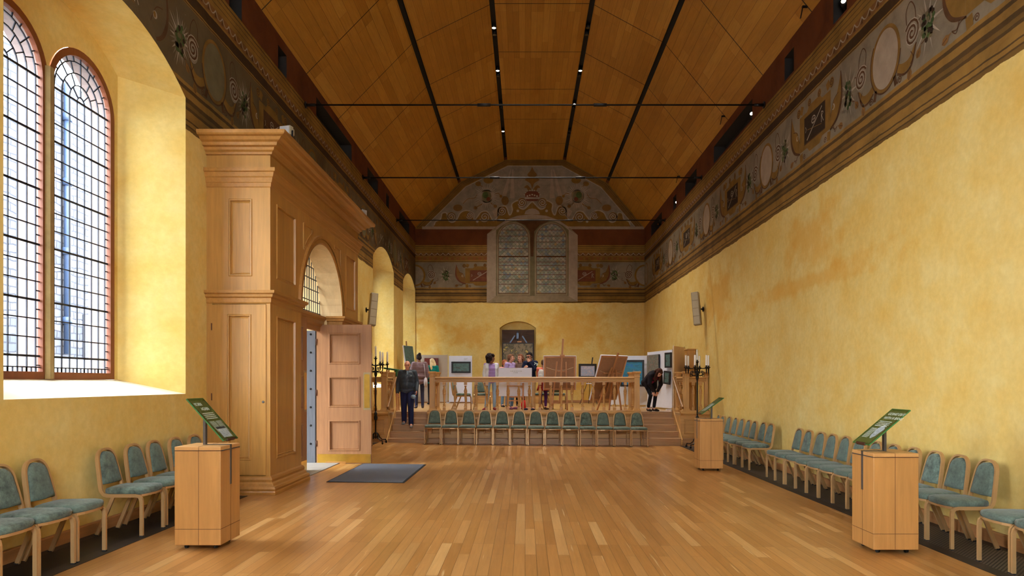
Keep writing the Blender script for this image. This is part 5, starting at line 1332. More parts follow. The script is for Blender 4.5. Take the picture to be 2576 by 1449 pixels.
def big_canvas(label, c, w, h, yaw, pitch, art):
    t = thing('canvas_painting', label, 'painting', c); t.rotation_euler = Euler((pitch, 0, yaw), 'XYZ')
    MB().box(-w/2, w/2, .015, .02, -h/2, h/2).build('painted_face', M[art], t)
    b = MB(); b.box(-w/2, w/2, -.02, .015, h/2-.05, h/2); b.box(-w/2, w/2, -.02, .015, -h/2, -h/2+.05); b.box(-w/2, -w/2+.05, -.02, .015, -h/2+.05, h/2-.05); b.box(w/2-.05, w/2, -.02, .015, -h/2+.05, h/2-.05)
    b.build('stretcher', M['easel'], t); MB().box(-w/2+.05, w/2-.05, .0, .014, -h/2+.05, h/2-.05).build('canvas_back', M['canvas_back'], t)
    e = MB(); e.box(-w/2-.012, -w/2, -.022, .022, -h/2, h/2); e.box(w/2, w/2+.012, -.022, .022, -h/2, h/2); e.box(-w/2-.012, w/2+.012, -.022, .022, h/2, h/2+.012); e.build('white_edge', M['white_board'], t)
    r = MB(); r.tube([(-w*.42 + w*.84*i/12, -.03, h*.17 - .09*math.sin(PI*i/12)) for i in range(13)], .006, 6); r.build('hanging_cord', M['rope'], t)
    return t
cd_ = ed + .06
big_canvas('large canvas with plain brown back on the upright easel', (PX(1408, cd_), cd_, PZ(938.5, cd_)), 80.5*cd_/F, 85*cd_/F/math.cos(rad(6)), rad(2), rad(6), 'art_dark')
# leaning canvas on its easel, seen from behind
th, ph = rad(39), rad(20); cl_ = 20.1
cc = (PX(1531, cl_), cl_, PZ(951, cl_))
t2 = big_canvas('large canvas leaning back on the tilted easel, white edge showing', cc, 1.10, 1.38, 0, 0, 'art_blue')
r_ = Vector((math.cos(th), math.sin(th), 0)); b_ = Vector((math.sin(th), -math.cos(th), 0)); u_ = Vector((0, 0, math.cos(ph))) + b_*math.sin(ph); n_ = u_.cross(r_)
t2.rotation_euler = Matrix((r_, -(r_.cross(u_)) * -1 if False else u_.cross(r_), u_)).transposed().to_euler()
t = thing('easel', 'tilted wooden easel holding the leaning canvas near the steps', 'easel', (cc[0], cl_, ZF))
bk = -.05
def on2(x, z, off=-.05): return Vector(cc) + r_*x + u_*z + u_.cross(r_)*off
em('mast', on2(0.0, -.55), on2(.07, .80), .06, .03, up=tuple(b_))
em('side_bar', on2(-.22, -.55, -.06), on2(-.05, .35, -.06), .045, .03, up=tuple(b_))
f1, f2, f3 = Vector((PX(1501, 19.75), 19.75, ZF)), Vector((PX(1532, 19.7), 19.7, ZF)), Vector((PX(1563, 19.75), 19.75, ZF))
em('front_leg', f1, on2(-.10, .25, -.08), .05, .03, up=tuple(b_)); em('front_leg', f2, on2(.02, .2, -.1), .05, .03, up=tuple(b_)); em('rear_leg', f3, on2(.08, .30, -.12), .05, .03, up=tuple(b_))
em('cross_bar', on2(-.32, .16, -.04), on2(.42, .16, -.04), .04, .02, up=tuple(b_))
# H-frame easel with the white-backed board
t = thing('easel', 'low wooden easel carrying the white board behind the balusters', 'easel', (PX(1297, 19.7), 19.7, ZF)); ed = 19.7
em('side_post', (PX(1276, ed), ed, ZF), (PX(1277, ed), ed, PZ(963, ed)), .05); em('side_post', (PX(1316, ed), ed, ZF), (PX(1316, ed), ed, PZ(963, ed)), .05)
for y in (971, 998.5, 1008): em('cross_bar', (PX(1276, ed), ed, PZ(y, ed)), (PX(1316, ed), ed, PZ(y, ed)), .05, .03, up=(0, 0, 1))
wb_ = thing('white_board', 'plain white board with faint writing on the low easel', 'board', (PX(1296, 19.76), 19.745, PZ(961, 19.75)), 0)
hw_, hh_ = 42*19.8/F, 35.5*19.8/F
MB().box(-hw_, hw_, -.015, .015, -hh_, hh_).build('sheet', M['white_board'], wb_)
m = MB(); r3 = random.Random(5)
for k, (a, b) in enumerate(((-.14, .18), (-.05, .06))):
    x = a
    while x < b: w0 = r3.uniform(.015, .05); m.box(x, x+w0, -.017, -.015, hh_-.10-.05*k, hh_-.085-.05*k); x += w0 + .015
m.build('faint_text', M['ink_photo'], wb_)
# small picture on a thin metal easel
t = thing('easel', 'thin black metal easel under the small pale picture', 'easel', (PX(1478, 26.6), 26.6, ZF)); ed = 26.6
em('mast', (PX(1483, ed), ed, PZ(960, ed)), (PX(1491, ed), ed, PZ(899, ed)), .045, .03, 'frame_black'); em('leg', (PX(1457, ed), ed - .3, ZF), (PX(1479, ed), ed, PZ(958, ed)), .02, .02, 'frame_black'); em('leg', (PX(1500, ed), ed - .3, ZF), (PX(1487, ed), ed, PZ(958, ed)), .02, .02, 'frame_black'); em('leg', (PX(1484, ed), ed + .5, ZF), (PX(1484, ed), ed, PZ(958, ed)), .02, .02, 'frame_black')
em('ledge', (PX(1474, ed), ed - .12, PZ(965, ed)), (PX(1490, ed), ed - .12, PZ(965, ed)), .06, .03, 'white_board', up=(0, 0, 1))
picture('painting', 'small pale blue and pink picture in black frame on the thin metal easel', (PX(1478.5, 26.4), 26.45, PZ(933, 26.4)), .70, .55, rad(4), 'art_sky', .08)
# big gold painting in front of the niche door
t = thing('easel', 'tall display easel with silver struts inside the niche', 'easel', (PX(1304, 28.1), 28.1, ZF)); ed = 28.05
em('mast', (PX(1302, ed), ed + .12, ZF), (PX(1302, ed), ed + .12, PZ(832, ed)), .06, .04, 'frame_black'); em('head', (PX(1302, ed), ed + .08, PZ(852, ed)), (PX(1302, ed), ed + .08, PZ(837, ed)), .09, .03, 'strut')
em('strut', (PX(1283, ed), ed + .05, PZ(862, ed)), (PX(1295, ed), ed + .05, PZ(844, ed)), .05, .03, 'strut'); em('strut', (PX(1325, ed), ed + .05, PZ(862, ed)), (PX(1314, ed), ed + .05, PZ(845, ed)), .05, .03, 'strut')
em('wooden_clip', (PX(1301, ed), ed - .05, PZ(860, ed)), (PX(1312, ed), ed - .05, PZ(860, ed)), .06, .05, 'easel', up=(0, 0, 1))
picture('painting', 'large gold and black painting standing in the niche', (PX(1303, 27.9), 27.95, PZ(901, 27.9)), 1.27, 1.26, 0, 'art_gold', .035)
# picture on an easel seen edge-on by the last window
picture('painting', 'grey painting seen edge-on on an easel by the far window', (PX(1029, 24.6), 24.6, PZ(900, 24.6)), .75, .86, rad(74), 'art_dark', 0, .05, pitch=rad(-8), edge='white_board')
t = thing('easel', 'dark easel at the far window, its mast above the edge-on painting', 'easel', (PX(1030, 24.9), 24.9, ZF)); ed = 24.9
em('mast', (PX(1030, ed), ed, ZF), (PX(1022, ed), ed, PZ(858, ed)), .05, .03, 'rail_dark'); em('leg', (PX(1012, ed), ed + .1, ZF), (PX(1026, ed), ed, PZ(905, ed)), .04, .03, 'rail_dark'); em('leg', (PX(1046, ed), ed + .1, ZF), (PX(1030, ed), ed, PZ(905, ed)), .04, .03, 'rail_dark')
# green covered board and its easel behind the man
gb = thing('green_board', 'green cloth covered board sloping behind the landing newel', 'board', (PX(988, 20.3), 20.3, PZ(934, 20.3)))
m = MB(); m.obox((PX(986, 20.3), 20.3, PZ(929, 20.3)), (.20, 0, -.03), (0, .25, .0), (0, 0, .025)); m.obox((PX(1001, 20.3), 20.3, PZ(945, 20.3)), (.02, 0, 0), (0, .25, 0), (.02, 0, -.16)); m.build('cover', M['green_cloth'], gb, True, bevel=.01)
for dx, dy in ((-.12, -.15), (.12, -.15), (-.12, .15), (.12, .15)):
    m = MB(); m.bar([(PX(986, 20.3)+dx, 20.3+dy, PZ(930, 20.3)), (PX(986, 20.3)+dx*1.5, 20.3+dy, ZF)], .04, .04); m.build('leg', M['easel'], gb, True)
# ------------------------------------------------------------------ people
def cap(mb, pts, rs, n=12, sy=1.0):
    pts = [Vector(p) for p in pts]
    mb.tube(pts, list(rs), n, caps=True)
    for p, r in zip(pts, rs): mb.ball(p, r, n, 8)
def eball(mb, c, r, rot=None, n=14, m=10):
    t = MB().ball((0, 0, 0), r, n, m); R_ = rot or Matrix.Identity(3)
    mb.add([R_ @ Vector(v) + Vector(c) for v in t.v], t.f, 0, True)
def vox(mb, name, mats, parent, size=.012, smooth=3, paint=None):
    me0 = mb.mesh('tmp', mats); ob = bpy.data.objects.new('tmp', me0); COL.objects.link(ob)
    r = ob.modifiers.new('r', 'REMESH'); r.mode = 'VOXEL'; r.voxel_size = size; r.use_smooth_shade = True
    if smooth: s_ = ob.modifiers.new('s', 'SMOOTH'); s_.factor = .5; s_.iterations = smooth
    dg = bpy.context.evaluated_depsgraph_get(); me = bpy.data.meshes.new_from_object(ob.evaluated_get(dg)); me.name = name
    bpy.data.objects.remove(ob); bpy.data.meshes.remove(me0)
    me.materials.clear()
    for m in (mats if isinstance(mats, (list, tuple)) else [mats]): me.materials.append(m)
    for p in me.polygons: p.use_smooth = True; p.material_index = paint(p.center) if paint else 0
    o = bpy.data.objects.new(name, me); COL.objects.link(o); o.parent = parent
    return o
def cloth(name, col, rough=.85, var=.14, sc=7): 
    if name not in M: M[name] = plain(name, col, rough, 0, var, sc, .15, spec=.2)
    return M[name]
def skin(name, col):
    if name not in M: M[name] = plain(name, col, .5, 0, .05, 12)
    return M[name]
M['eye_dark'] = plain('eye', C(40, 28, 22), .3); M['lip'] = plain('lips', C(168, 92, 82), .5); M['brow'] = plain('brow', C(118, 84, 66), .8); M['eye_white'] = plain('eye_white', C(214, 206, 198), .4)
def V3(p, s): return Vector(p) * s
def person(label, px, d, zf, rz, h, sk, J=None, head_yaw=0, head_pitch=0, group=None):
    """skeleton in local space, facing -Y; returns thing, joints"""
    s = h / 1.72
    t = thing('person', label, 'person', (PX(px, d), d, zf), rz, group)
    j = dict(pelvis=(0, .01, .95), waist=(0, 0, 1.08), chest=(0, .0, 1.28), neck=(0, .015, 1.45), head=(0, -.015, 1.605),
             hipL=(.085, .01, .92), hipR=(-.085, .01, .92), kneeL=(.095, -.02, .50), kneeR=(-.095, -.02, .50), ankL=(.10, .03, .085), ankR=(-.10, .03, .085),
             toeL=(.12, -.14, .03), toeR=(-.12, -.14, .03), shL=(.175, .01, 1.40), shR=(-.175, .01, 1.40), elL=(.225, .03, 1.12), elR=(-.225, .03, 1.12), wrL=(.225, -.04, .88), wrR=(-.225, -.04, .88),
             hdL=(0, -.25, -1), hdR=(0, -.25, -1), pnL=(-1, 0, 0), pnR=(1, 0, 0), curl=.5)
    if J: j.update(J)
    for k in j:
        if k[:2] not in ('hd', 'pn') and k != 'curl': j[k] = Vector(j[k]) * s
    b = MB()
    cap(b, [j['pelvis'], j['waist'], j['chest']], [.115*s, .105*s, .12*s])
    for q, a in (('L', 1), ('R', -1)):
        cap(b, [j['hip'+q], j['knee'+q], j['ank'+q]], [.075*s, .05*s, .034*s]); cap(b, [j['ank'+q], (j['ank'+q]+j['toe'+q])/2 - Vector((0, 0, .012)), j['toe'+q]], [.036*s, .036*s, .026*s])
        cap(b, [j['sh'+q], j['el'+q], j['wr'+q]], [.05*s, .036*s, .024*s]); cap(b, [j['chest'] + Vector((0, 0, .08*s)), j['sh'+q]], [.07*s, .05*s])
        # hand: palm, four fingers of unequal length with two bends, thumb from the side of the palm
        dn = Vector(j['hd'+q]).normalized(); pn = Vector(j['pn'+q]); pn = (pn - dn*pn.dot(dn)).normalized(); sd = dn.cross(pn)
        w = j['wr'+q]; cap(b, [w, w + dn*.03*s], [.022*s, .026*s], 8)
        pal = Matrix((sd, pn, dn)).transposed(); eball(b, w + dn*.062*s, (.040*s, .016*s, .045*s), pal)
        thumb_side = 1 if (sd.dot(Vector((0, -1, 0))) > 0) else -1
        for i, ln in enumerate((.068, .078, .073, .056)):
            o_ = w + dn*.098*s + sd*((i-1.5)*.021*s*thumb_side*-1)
            cu = j['curl']; d1 = (dn*math.cos(cu*.6) + pn*math.sin(cu*.6)); d2 = (dn*math.cos(cu*1.5) + pn*math.sin(cu*1.5))
            m1 = o_ + d1*ln*.5*s; cap(b, [o_ - dn*.01, m1, m1 + d2*ln*.5*s], [.0098*s, .0092*s, .008*s], 8)
        o_ = w + dn*.035*s + sd*(.03*s*thumb_side); d1 = (dn*.75 + sd*thumb_side*.65 + pn*.2).normalized()
        m1 = o_ + d1*.035*s; cap(b, [o_, m1, m1 + (d1*.6 + dn*.4 + pn*.3).normalized()*.032*s], [.013*s, .011*s, .009*s], 8)
    hc = j['head']; R_ = Euler((head_pitch, 0, head_yaw), 'XYZ').to_matrix()
    cap(b, [j['neck'] - Vector((0, 0, .03*s)), hc - R_ @ Vector((0, -.012, .06))*s], [.054*s, .05*s])
    def hp(x, y, z): return hc + R_ @ Vector((x, y, z))*s
    def hb(x, y, z, r): eball(b, hp(x, y, z), tuple(q*s for q in r), R_)
    hb(0, .012, .022, (.074, .094, .092)); hb(0, -.028, -.035, (.060, .066, .075)); hb(0, -.062, -.088, (.026, .022, .022))
    hb(0, -.094, -.012, (.012, .020, .022)); hb(0, -.086, .012, (.009, .012, .022)); hb(0, -.082, .036, (.045, .016, .012)); hb(0, -.086, -.052, (.022, .012, .012))
    for sx in (-1, 1): hb(sx*.076, .014, -.006, (.010, .022, .033)); hb(sx*.036, -.062, -.012, (.02, .02, .016))
    Ri = R_.transposed()
    def paint(c):
        q = Ri @ (c - hc) / s
        if q.length > .16 or q.y > -.03: return 0
        for sx in (-1, 1):
            if (q - Vector((sx*.032, -.082, .012))).length < .0155: return 1 if abs(q.x - sx*.032) < .008 else 4
        if abs(q.z + .056) < .008 and abs(q.x) < .024 and q.y < -.075: return 2
        if abs(q.z - .041 + abs(q.x)*.06) < .0045 and .016 < abs(q.x) < .046 and q.y < -.06: return 3
        return 0
    vox(b, 'body', [sk, M['eye_dark'], M['lip'], M['brow'], M['eye_white']], t, .0085*max(.9, s), 2, paint)
    j['s'] = s; j['hp'] = hp; j['R'] = R_; t_j = j
    return t, j
def top(t, j, name, m, loose=1.0, hem=.0, sleeves='long', extra=None, arms=True):
    s = j['s']; b = MB(); L_ = loose
    ax = (j['neck'] - j['pelvis']).normalized(); side = (j['shL'] - j['shR']).normalized(); fw = side.cross(ax); R_ = Matrix((side, fw, ax)).transposed()
    for p, r in ((j['pelvis'] - ax*hem*s, (.165, .125, .08)), (j['pelvis'] + ax*.05*s, (.16, .12, .10)), (j['waist'], (.152, .115, .11)), (j['waist']*.5 + j['chest']*.5, (.16, .12, .11)), (j['chest'], (.172, .122, .12)), (j['chest'] + ax*.08*s, (.165, .10, .085)), (j['neck'] - ax*.035*s, (.085, .075, .045))):
        eball(b, p, tuple(q*s*L_ for q in r), R_)
    for q in 'LR':
        cap(b, [j['chest'] + ax*.10*s, j['sh'+q]], [.07*s*L_, .066*s*L_])
        if sleeves == 'long': cap(b, [j['sh'+q], j['el'+q], j['wr'+q]], [.066*s*L_, .053*s*L_, .038*s*L_])
        elif sleeves == 'short': cap(b, [j['sh'+q], j['sh'+q]*.45 + j['el'+q]*.55], [.066*s*L_, .056*s*L_])
    if extra: extra(b)
    return vox(b, name, m, t, .012, 3)
def legs(t, j, name, m, loose=1.0, end=0.0):
    s = j['s']; b = MB()
    eball(b, j['pelvis'], (.15*s*loose, .12*s*loose, .10*s)); 
    for q in 'LR':
        an = j['knee'+q] + (j['ank'+q] - j['knee'+q])*(1 - end)
        cap(b, [j['hip'+q], j['knee'+q], an], [.088*s*loose, .064*s*loose, .052*s*loose])
    return vox(b, name, m, t, .012, 3)
def shoes(t, j, m, name='shoe'):
    s = j['s']
    for q in 'LR':
        b = MB(); a, e = j['ank'+q], j['toe'+q]; dn = (e - a); dn.z = 0; dn.normalize(); R_ = Matrix((Vector((-dn.y, dn.x, 0)), dn, Vector((0, 0, 1)))).transposed()
        bz_ = min(a.z - .085*s, e.z - .03*s)
        eball(b, (a.x - dn.x*.01, a.y - dn.y*.01, a.z - .03*s), (.043*s, .055*s, .05*s), R_); eball(b, (e.x*.6 + a.x*.4, e.y*.6 + a.y*.4, e.z + .008*s), (.045*s, .10*s, .036*s), R_); eball(b, (e.x, e.y, e.z), (.043*s, .06*s, .03*s), R_)
        b.v = [(v[0], v[1], max(v[2], bz_)) for v in b.v]
        vox(b, name, m, t, .011, 1)
def hair(t, j, m, style, seed=1):
    b = MB(); hp = j['hp']; s = j['s']; R_ = j['R']; r = random.Random(seed)
    def hb(x, y, z, q): eball(b, hp(x, y, z), tuple(k*s for k in q), R_)
    if style == 'fringe_bald':
        for sx in (-1, 1): hb(sx*.066, .035, -.005, (.016, .045, .035))
        hb(0, .095, -.01, (.06, .018, .045))
    else:
        hb(0, .030, .046, (.082, .092, .082)); hb(0, .06, .0, (.078, .062, .085))
        for sx in (-1, 1): hb(sx*.065, .03, .0, (.022, .05, .05))
        hb(0, -.055, .092, (.05, .03, .022))
    if style == 'curly':
        for i in range(90):
            a, e = r.uniform(0, 2*PI), r.uniform(-.9, 1.2)
            x, y, z = .128*math.cos(a)*math.cos(e), .035 + .125*math.sin(a)*math.cos(e), .02 + .125*math.sin(e)
            if y < -.045 and z < .07: continue
            hb(x, y, z, (.038, .038, .038))
        for i in range(30):
            a = r.uniform(.1, PI-.1); hb(.13*math.cos(a), .03 + .10*math.sin(a), -.05 - .07*r.random(), (.038, .038, .038))
    if style == 'long':
        for sx in (-.075, -.05, 0, .05, .075):
            cap(b, [hp(sx, .05, .03), hp(sx*1.25, .06, -.09), hp(sx*1.45, .055, -.22), hp(sx*1.2, .05, -.33)], [.03*s, .036*s, .034*s, .018*s], 8)
    if style == 'fall':                                   # falls forward of a bowed head
        for sx in (-.075, -.055, .055, .075, -.065, .065):
            p = hp(sx, .0, .03); cap(b, [p, hp(sx*1.15, -.03, -.06), hp(sx*1.2, -.05, -.13) + Vector((0, 0, -.05)), hp(sx*1.1, -.06, -.15) + Vector((0, 0, -.12))], [.035*s, .036*s, .032*s, .016*s], 8)
        for sx in (-.04, 0, .04): cap(b, [hp(sx, .08, .04), hp(sx, .10, -.05), hp(sx*1.5, .09, -.14)], [.04*s, .04*s, .02*s], 8)
    if style == 'bun': hb(0, .10, .10, (.05, .05, .05))
    if style == 'tail':
        hb(0, .11, .03, (.035, .035, .035)); cap(b, [hp(0, .12, .02), hp(.01, .145, -.08), hp(.02, .12, -.2), hp(.02, .1, -.28)], [.03*s, .034*s, .028*s, .012*s], 8)
    return vox(b, 'hair', m, t, .010, 2)
SK1, SK2, SK3 = skin('skin_fair', C(214, 160, 132)), skin('skin_pink', C(206, 146, 120)), skin('skin_brown', C(134, 88, 62))
g = 'visitors on the stage'
# man coming down the steps
t, j = person('balding man in dark jacket and navy trousers walking down the steps', 1025, 18.84, .498, rad(6), 1.76, SK2,
    dict(kneeR=(-.09, -.03, .50), ankR=(-.09, .04, .09), toeR=(-.11, -.13, .03), kneeL=(.10, -.20, .50), ankL=(.11, -.20, .035), toeL=(.12, -.35, -.045), elL=(.25, .03, 1.13), wrL=(.25, -.13, .93), elR=(-.25, .05, 1.12), wrR=(-.26, -.02, .87), head=(0, -.045, 1.60), curl=.9), 0, rad(14))
hair(t, j, cloth('hair_grey', C(120, 112, 104)), 'fringe_bald')
def belly(b): eball(b, (0, -.05, 1.08), (.16, .13, .15)); cap(b, [j['neck'] + Vector((.05, .01, -.01)), j['neck'] + Vector((-.05, .01, -.01))], [.055, .055])
top(t, j, 'jacket', cloth('jacket_charcoal', C(56, 64, 72), .45), 1.28, .03, extra=belly)
b = MB(); eball(b, j['neck'] + Vector((0, -.075, -.045)), (.042, .04, .06)); eball(b, j['chest'] + Vector((0, -.125, .10)), (.026, .03, .06)); vox(b, 'shirt', cloth('shirt_blue', C(130, 156, 176)), t, .01, 1)
b = MB(); b.tube([(0, -.198, .99), (0, -.205, 1.1), (0, -.178, 1.25), (0, -.158, 1.34)], .006, 6); b.build('zip', M['steel'], t)
MB().box(.085, .13, -.170, -.155, 1.335, 1.352).build('emblem', M['ink_white'], t)
legs(t, j, 'trousers', cloth('trousers_navy', C(30, 36, 66)), 1.3); shoes(t, j, cloth('shoe_grey', C(120, 118, 120)))
hb_ = thing('camera_bag', 'small blue-grey bag held in the hand of the man on the steps', 'bag', t.location + Vector((.20, -.22, .80)))
b = MB(); eball(b, (0, 0, -.03), (.075, .05, .06)); vox(b, 'pouch', cloth('bag_blue', C(120, 138, 152)), hb_, .011, 2); MB().tube([(-.05, 0, .0), (-.03, 0, .07), (.03, 0, .075), (.055, 0, .0)], .007, 6).build('strap', M['iron'], hb_)
# woman in a striped shawl, back turned
t, j = person('woman with dark hair in a striped purple shawl, back turned, above the steps', 1055, 22.0, ZF, rad(195), 1.74, SK3, dict(elL=(.24, -.05, 1.14), wrL=(.14, -.2, 1.08), elR=(-.25, .0, 1.12), wrR=(-.22, -.12, .92), head=(.02, -.03, 1.605)), rad(15), rad(10), g)
hair(t, j, cloth('hair_dark', C(40, 30, 28)), 'bun')
tt = NT('shawl_stripes'); wv_ = tt.n('ShaderNodeTexWave', i_Vector=tt.coord(), i_Scale=14.0, i_Distortion=1.5); wv_.bands_direction = 'Z'
M['shawl'] = tt.bsdf(tt.ramp(wv_.outputs[0], [(0.2, C(82, 58, 66)), (.55, C(112, 84, 84)), (.9, C(134, 112, 116))]), .9)
def shawl(b):
    for q in 'LR': cap(b, [j['sh'+q] + Vector((0, .03, 0)), j['el'+q] + Vector((0, .04, -.05)), j['pelvis'] + Vector((.15 if q == 'L' else -.15, .03, -.05))], [.09, .10, .07])
    eball(b, j['pelvis'] + Vector((0, 0, .06)), (.2, .16, .12))
top(t, j, 'shawl', M['shawl'], 1.22, .10, extra=shawl)
legs(t, j, 'jeans', cloth('jeans_dark', C(44, 48, 76)), .95); shoes(t, j, cloth('sneaker_grey', C(74, 68, 78)))
sb = thing('shoulder_bag', 'pale cloth bag hanging at the hip of the woman in the shawl', 'bag', t.location + Vector((.22, -.12, .95)))
b = MB(); eball(b, (0, 0, -.12), (.06, .11, .17)); vox(b, 'sack', cloth('bag_pale', C(186, 180, 184)), sb, .012, 2); MB().tube([(0, -.05, .0), (-.03, -.02, .3), (-.06, .02, .48)], .008, 6).build('strap', cloth('bag_pale', C(186, 180, 184)), sb)
# blonde woman in teal
t, j = person('blonde woman in a teal top looking at the red-brown painting', 1087, 25.9, ZF, rad(200), 1.74, SK1, dict(elL=(.23, -.04, 1.12), wrL=(.16, -.16, .95), chest=(0, -.02, 1.28), head=(0, -.05, 1.60)), rad(20), rad(12), g)
hair(t, j, cloth('hair_blonde', C(226, 208, 164)), 'long'); top(t, j, 'top', cloth('top_teal', C(16, 124, 118)), 1.08, .14, extra=None); legs(t, j, 'trousers', cloth('cloth_black', C(34, 32, 36)), 1.05); shoes(t, j, cloth('shoe_black', C(30, 28, 30)))
# girl with curly hair
t, j = person('girl with dark curly hair, white cardigan, lavender shirt and pale jeans', 1236, 20.4, ZF, rad(14), 1.66, SK3, dict(elL=(.21, .04, 1.12), wrL=(.2, -.02, .88), elR=(-.22, .04, 1.12), wrR=(-.21, -.02, .88), ankR=(-.17, .04, .085), toeR=(-.26, -.1, .03), kneeR=(-.12, 0, .5)), rad(68), 0, g)
hair(t, j, cloth('hair_curl', C(38, 26, 24)), 'curly'); top(t, j, 'shirt', cloth('shirt_lavender', C(160, 134, 192)), 1.07, .04, 'none')
def cardigan(b, j=j):
    s = j['s']
    for q, a in (('L', 1), ('R', -1)): cap(b, [j['sh'+q] + Vector((-.04*a, -.03, .01)), j['chest'] + Vector((a*.125, -.05, 0)), j['pelvis'] + Vector((a*.135, -.035, .04))], [.062*s, .066*s, .06*s]); cap(b, [j['sh'+q], j['el'+q], j['wr'+q]], [.07*s, .058*s, .045*s])
    eball(b, j['chest'] + Vector((0, .07, 0)), (.16, .06, .16)); eball(b, j['waist'] + Vector((0, .07, 0)), (.14, .06, .16))
b = MB(); cardigan(b); vox(b, 'cardigan', cloth('cardigan_white', C(206, 210, 214)), t, .012, 3)
legs(t, j, 'jeans', cloth('jeans_pale', C(142, 172, 202)), .94, .08); shoes(t, j, cloth('shoe_maroon', C(112, 26, 44)))
# lavender shirted visitor
t, j = person('short-haired visitor in a lavender shirt behind the white board, turned in profile', 1284, 21.0, ZF, rad(55), 1.70, SK1, dict(head=(0, -.03, 1.60)), rad(25), 0, g)
hair(t, j, cloth('hair_brown', C(112, 78, 58)), 'short'); top(t, j, 'shirt', cloth('shirt_lilac', C(168, 148, 198)), 1.08, .02, 'short'); legs(t, j, 'jeans', cloth('jeans_blue', C(104, 140, 178)), 1.0, .12); shoes(t, j, cloth('shoe_plum', C(110, 60, 84)))
# girl with long hair
t, j = person('girl with long brown hair in a brown jacket behind the white board', 1309, 21.3, ZF, rad(-22), 1.71, SK1, None, rad(-14), 0, g)
hair(t, j, cloth('hair_auburn', C(108, 66, 44)), 'long'); top(t, j, 'jacket', cloth('jacket_brown', C(112, 88, 76)), 1.06, .03)
b = MB()
for a in (1, -1): eball(b, j['neck'] + Vector((a*.045, -.07, -.03)), (.045, .02, .035))
vox(b, 'collar', cloth('jacket_brown', C(112, 88, 76)), t, .01, 1)
legs(t, j, 'leggings', cloth('cloth_black', C(34, 32, 36)), .9); shoes(t, j, cloth('shoe_pink', C(142, 76, 104)))
# boy in navy
t, j = person('dark-haired boy in navy numbered hoodie and khaki trousers, hand at his sunglasses', 1334, 20.25, ZF, rad(-28), 1.73, SK1, dict(elL=(.2, -.12, 1.2), wrL=(.06, -.17, 1.40), hdL=(-.5, .0, 1), pnL=(0, 1, 0), elR=(-.2, -.12, 1.15), wrR=(-.08, -.26, 1.22), hdR=(.7, -.3, .5), pnR=(0, 1, 0), head=(0, -.06, 1.59), curl=.8), rad(-10), rad(20), g)
hair(t, j, cloth('hair_black', C(30, 24, 26)), 'short')
def hood(b, j=j): eball(b, j['neck'] + Vector((0, .05, -.01)), (.10, .07, .06))
top(t, j, 'hoodie', cloth('hoodie_navy', C(22, 28, 56)), 1.12, .06, extra=hood)
sg_ = MB()
for a in (1, -1):
    for k in range(1): 
        p = j['hp'](a*.034, -.098, .012); eball(sg_, p, (.026, .012, .02), j['R'])
sg_.tube([j['hp'](-.06, -.092, .016), j['hp'](.06, -.092, .016)], .006, 6); sg_.tube([j['hp'](.062, -.085, .016), j['hp'](.08, .02, .016)], .005, 6); sg_.tube([j['hp'](-.062, -.085, .016), j['hp'](-.08, .02, .016)], .005, 6)
sg_.build('sunglasses', M['frame_black'], t)
nb = text_mesh('79', .13, 'number'); o = put_mesh('number', nb, M['ink_white'], t, (0, 0, 0)); e1, e2 = j['shL'], j['elL']
ax_ = (e1 - e2).normalized(); nn = Vector((.55, -.83, 0)); nn = (nn - ax_*nn.dot(ax_)).normalized(); uu = ax_.cross(nn); mt_ = Matrix((uu, ax_, nn)).transposed().to_4x4(); mt_.translation = (e1*.42 + e2*.58) + nn*.079 - uu*.062; o.matrix_local = mt_
legs(t, j, 'trousers', cloth('trousers_khaki', C(194, 164, 124)), 1.1); shoes(t, j, cloth('shoe_navy', C(44, 44, 66)))
# half hidden child
t, j = person('red-haired child in pink half hidden behind the lavender-shirted visitor', 1270, 23.2, ZF, rad(30), 1.60, SK1, None, rad(30), 0, g)
hair(t, j, cloth('hair_red', C(146, 86, 54)), 'short'); top(t, j, 'top', cloth('top_pink', C(206, 148, 150)), 1.0, .05); legs(t, j, 'jeans', cloth('jeans_blue', C(104, 140, 178)), 1.0); shoes(t, j, cloth('shoe_black', C(30, 28, 30)))
# girl with back turned
t, j = person('girl in coral top, red skirt and purple leggings beside the upright easel', 1366, 20.75, ZF, rad(160), 1.52, SK2, dict(elL=(.2, -.06, 1.14), wrL=(.12, -.2, 1.0), elR=(-.22, -.02, 1.12), wrR=(-.2, -.1, .9)), rad(40), 0, g)
hair(t, j, cloth('hair_mouse', C(96, 72, 52)), 'tail'); top(t, j, 'top', cloth('top_coral', C(222, 122, 100)), 1.04, .0)
b = MB(); b.lathe([(.13, 1.0), (.15, .95), (.19, .78), (.23, .66), (.22, .66), (.18, .78), (.12, .98)], 20); b.v = [(v[0]*.88, v[1]*.75, v[2]*.88) for v in b.v]; b.build('skirt', cloth('skirt_red', C(158, 44, 44)), t)
legs(t, j, 'leggings', cloth('leggings_purple', C(74, 34, 86)), .92, .15); shoes(t, j, cloth('boot_brown', C(70, 50, 48)), 'boot')
pk = thing('backpack', 'pale grey backpack worn by the girl in the coral top', 'backpack', t.location + Vector((0, 0, .98)), rad(160))
b = MB(); eball(b, (0, .17, .08), (.11, .075, .17)); eball(b, (0, .23, .02), (.08, .04, .09)); vox(b, 'sack', cloth('pack_grey', C(196, 188, 180)), pk, .012, 3)
for a in (-.08, .08): MB().tube([(a, .13, .2), (a*1.1, .02, .28), (a*1.2, -.1, .2), (a*1.2, -.11, .05)], .012, 6).build('strap', cloth('pack_grey', C(196, 188, 180)), pk)
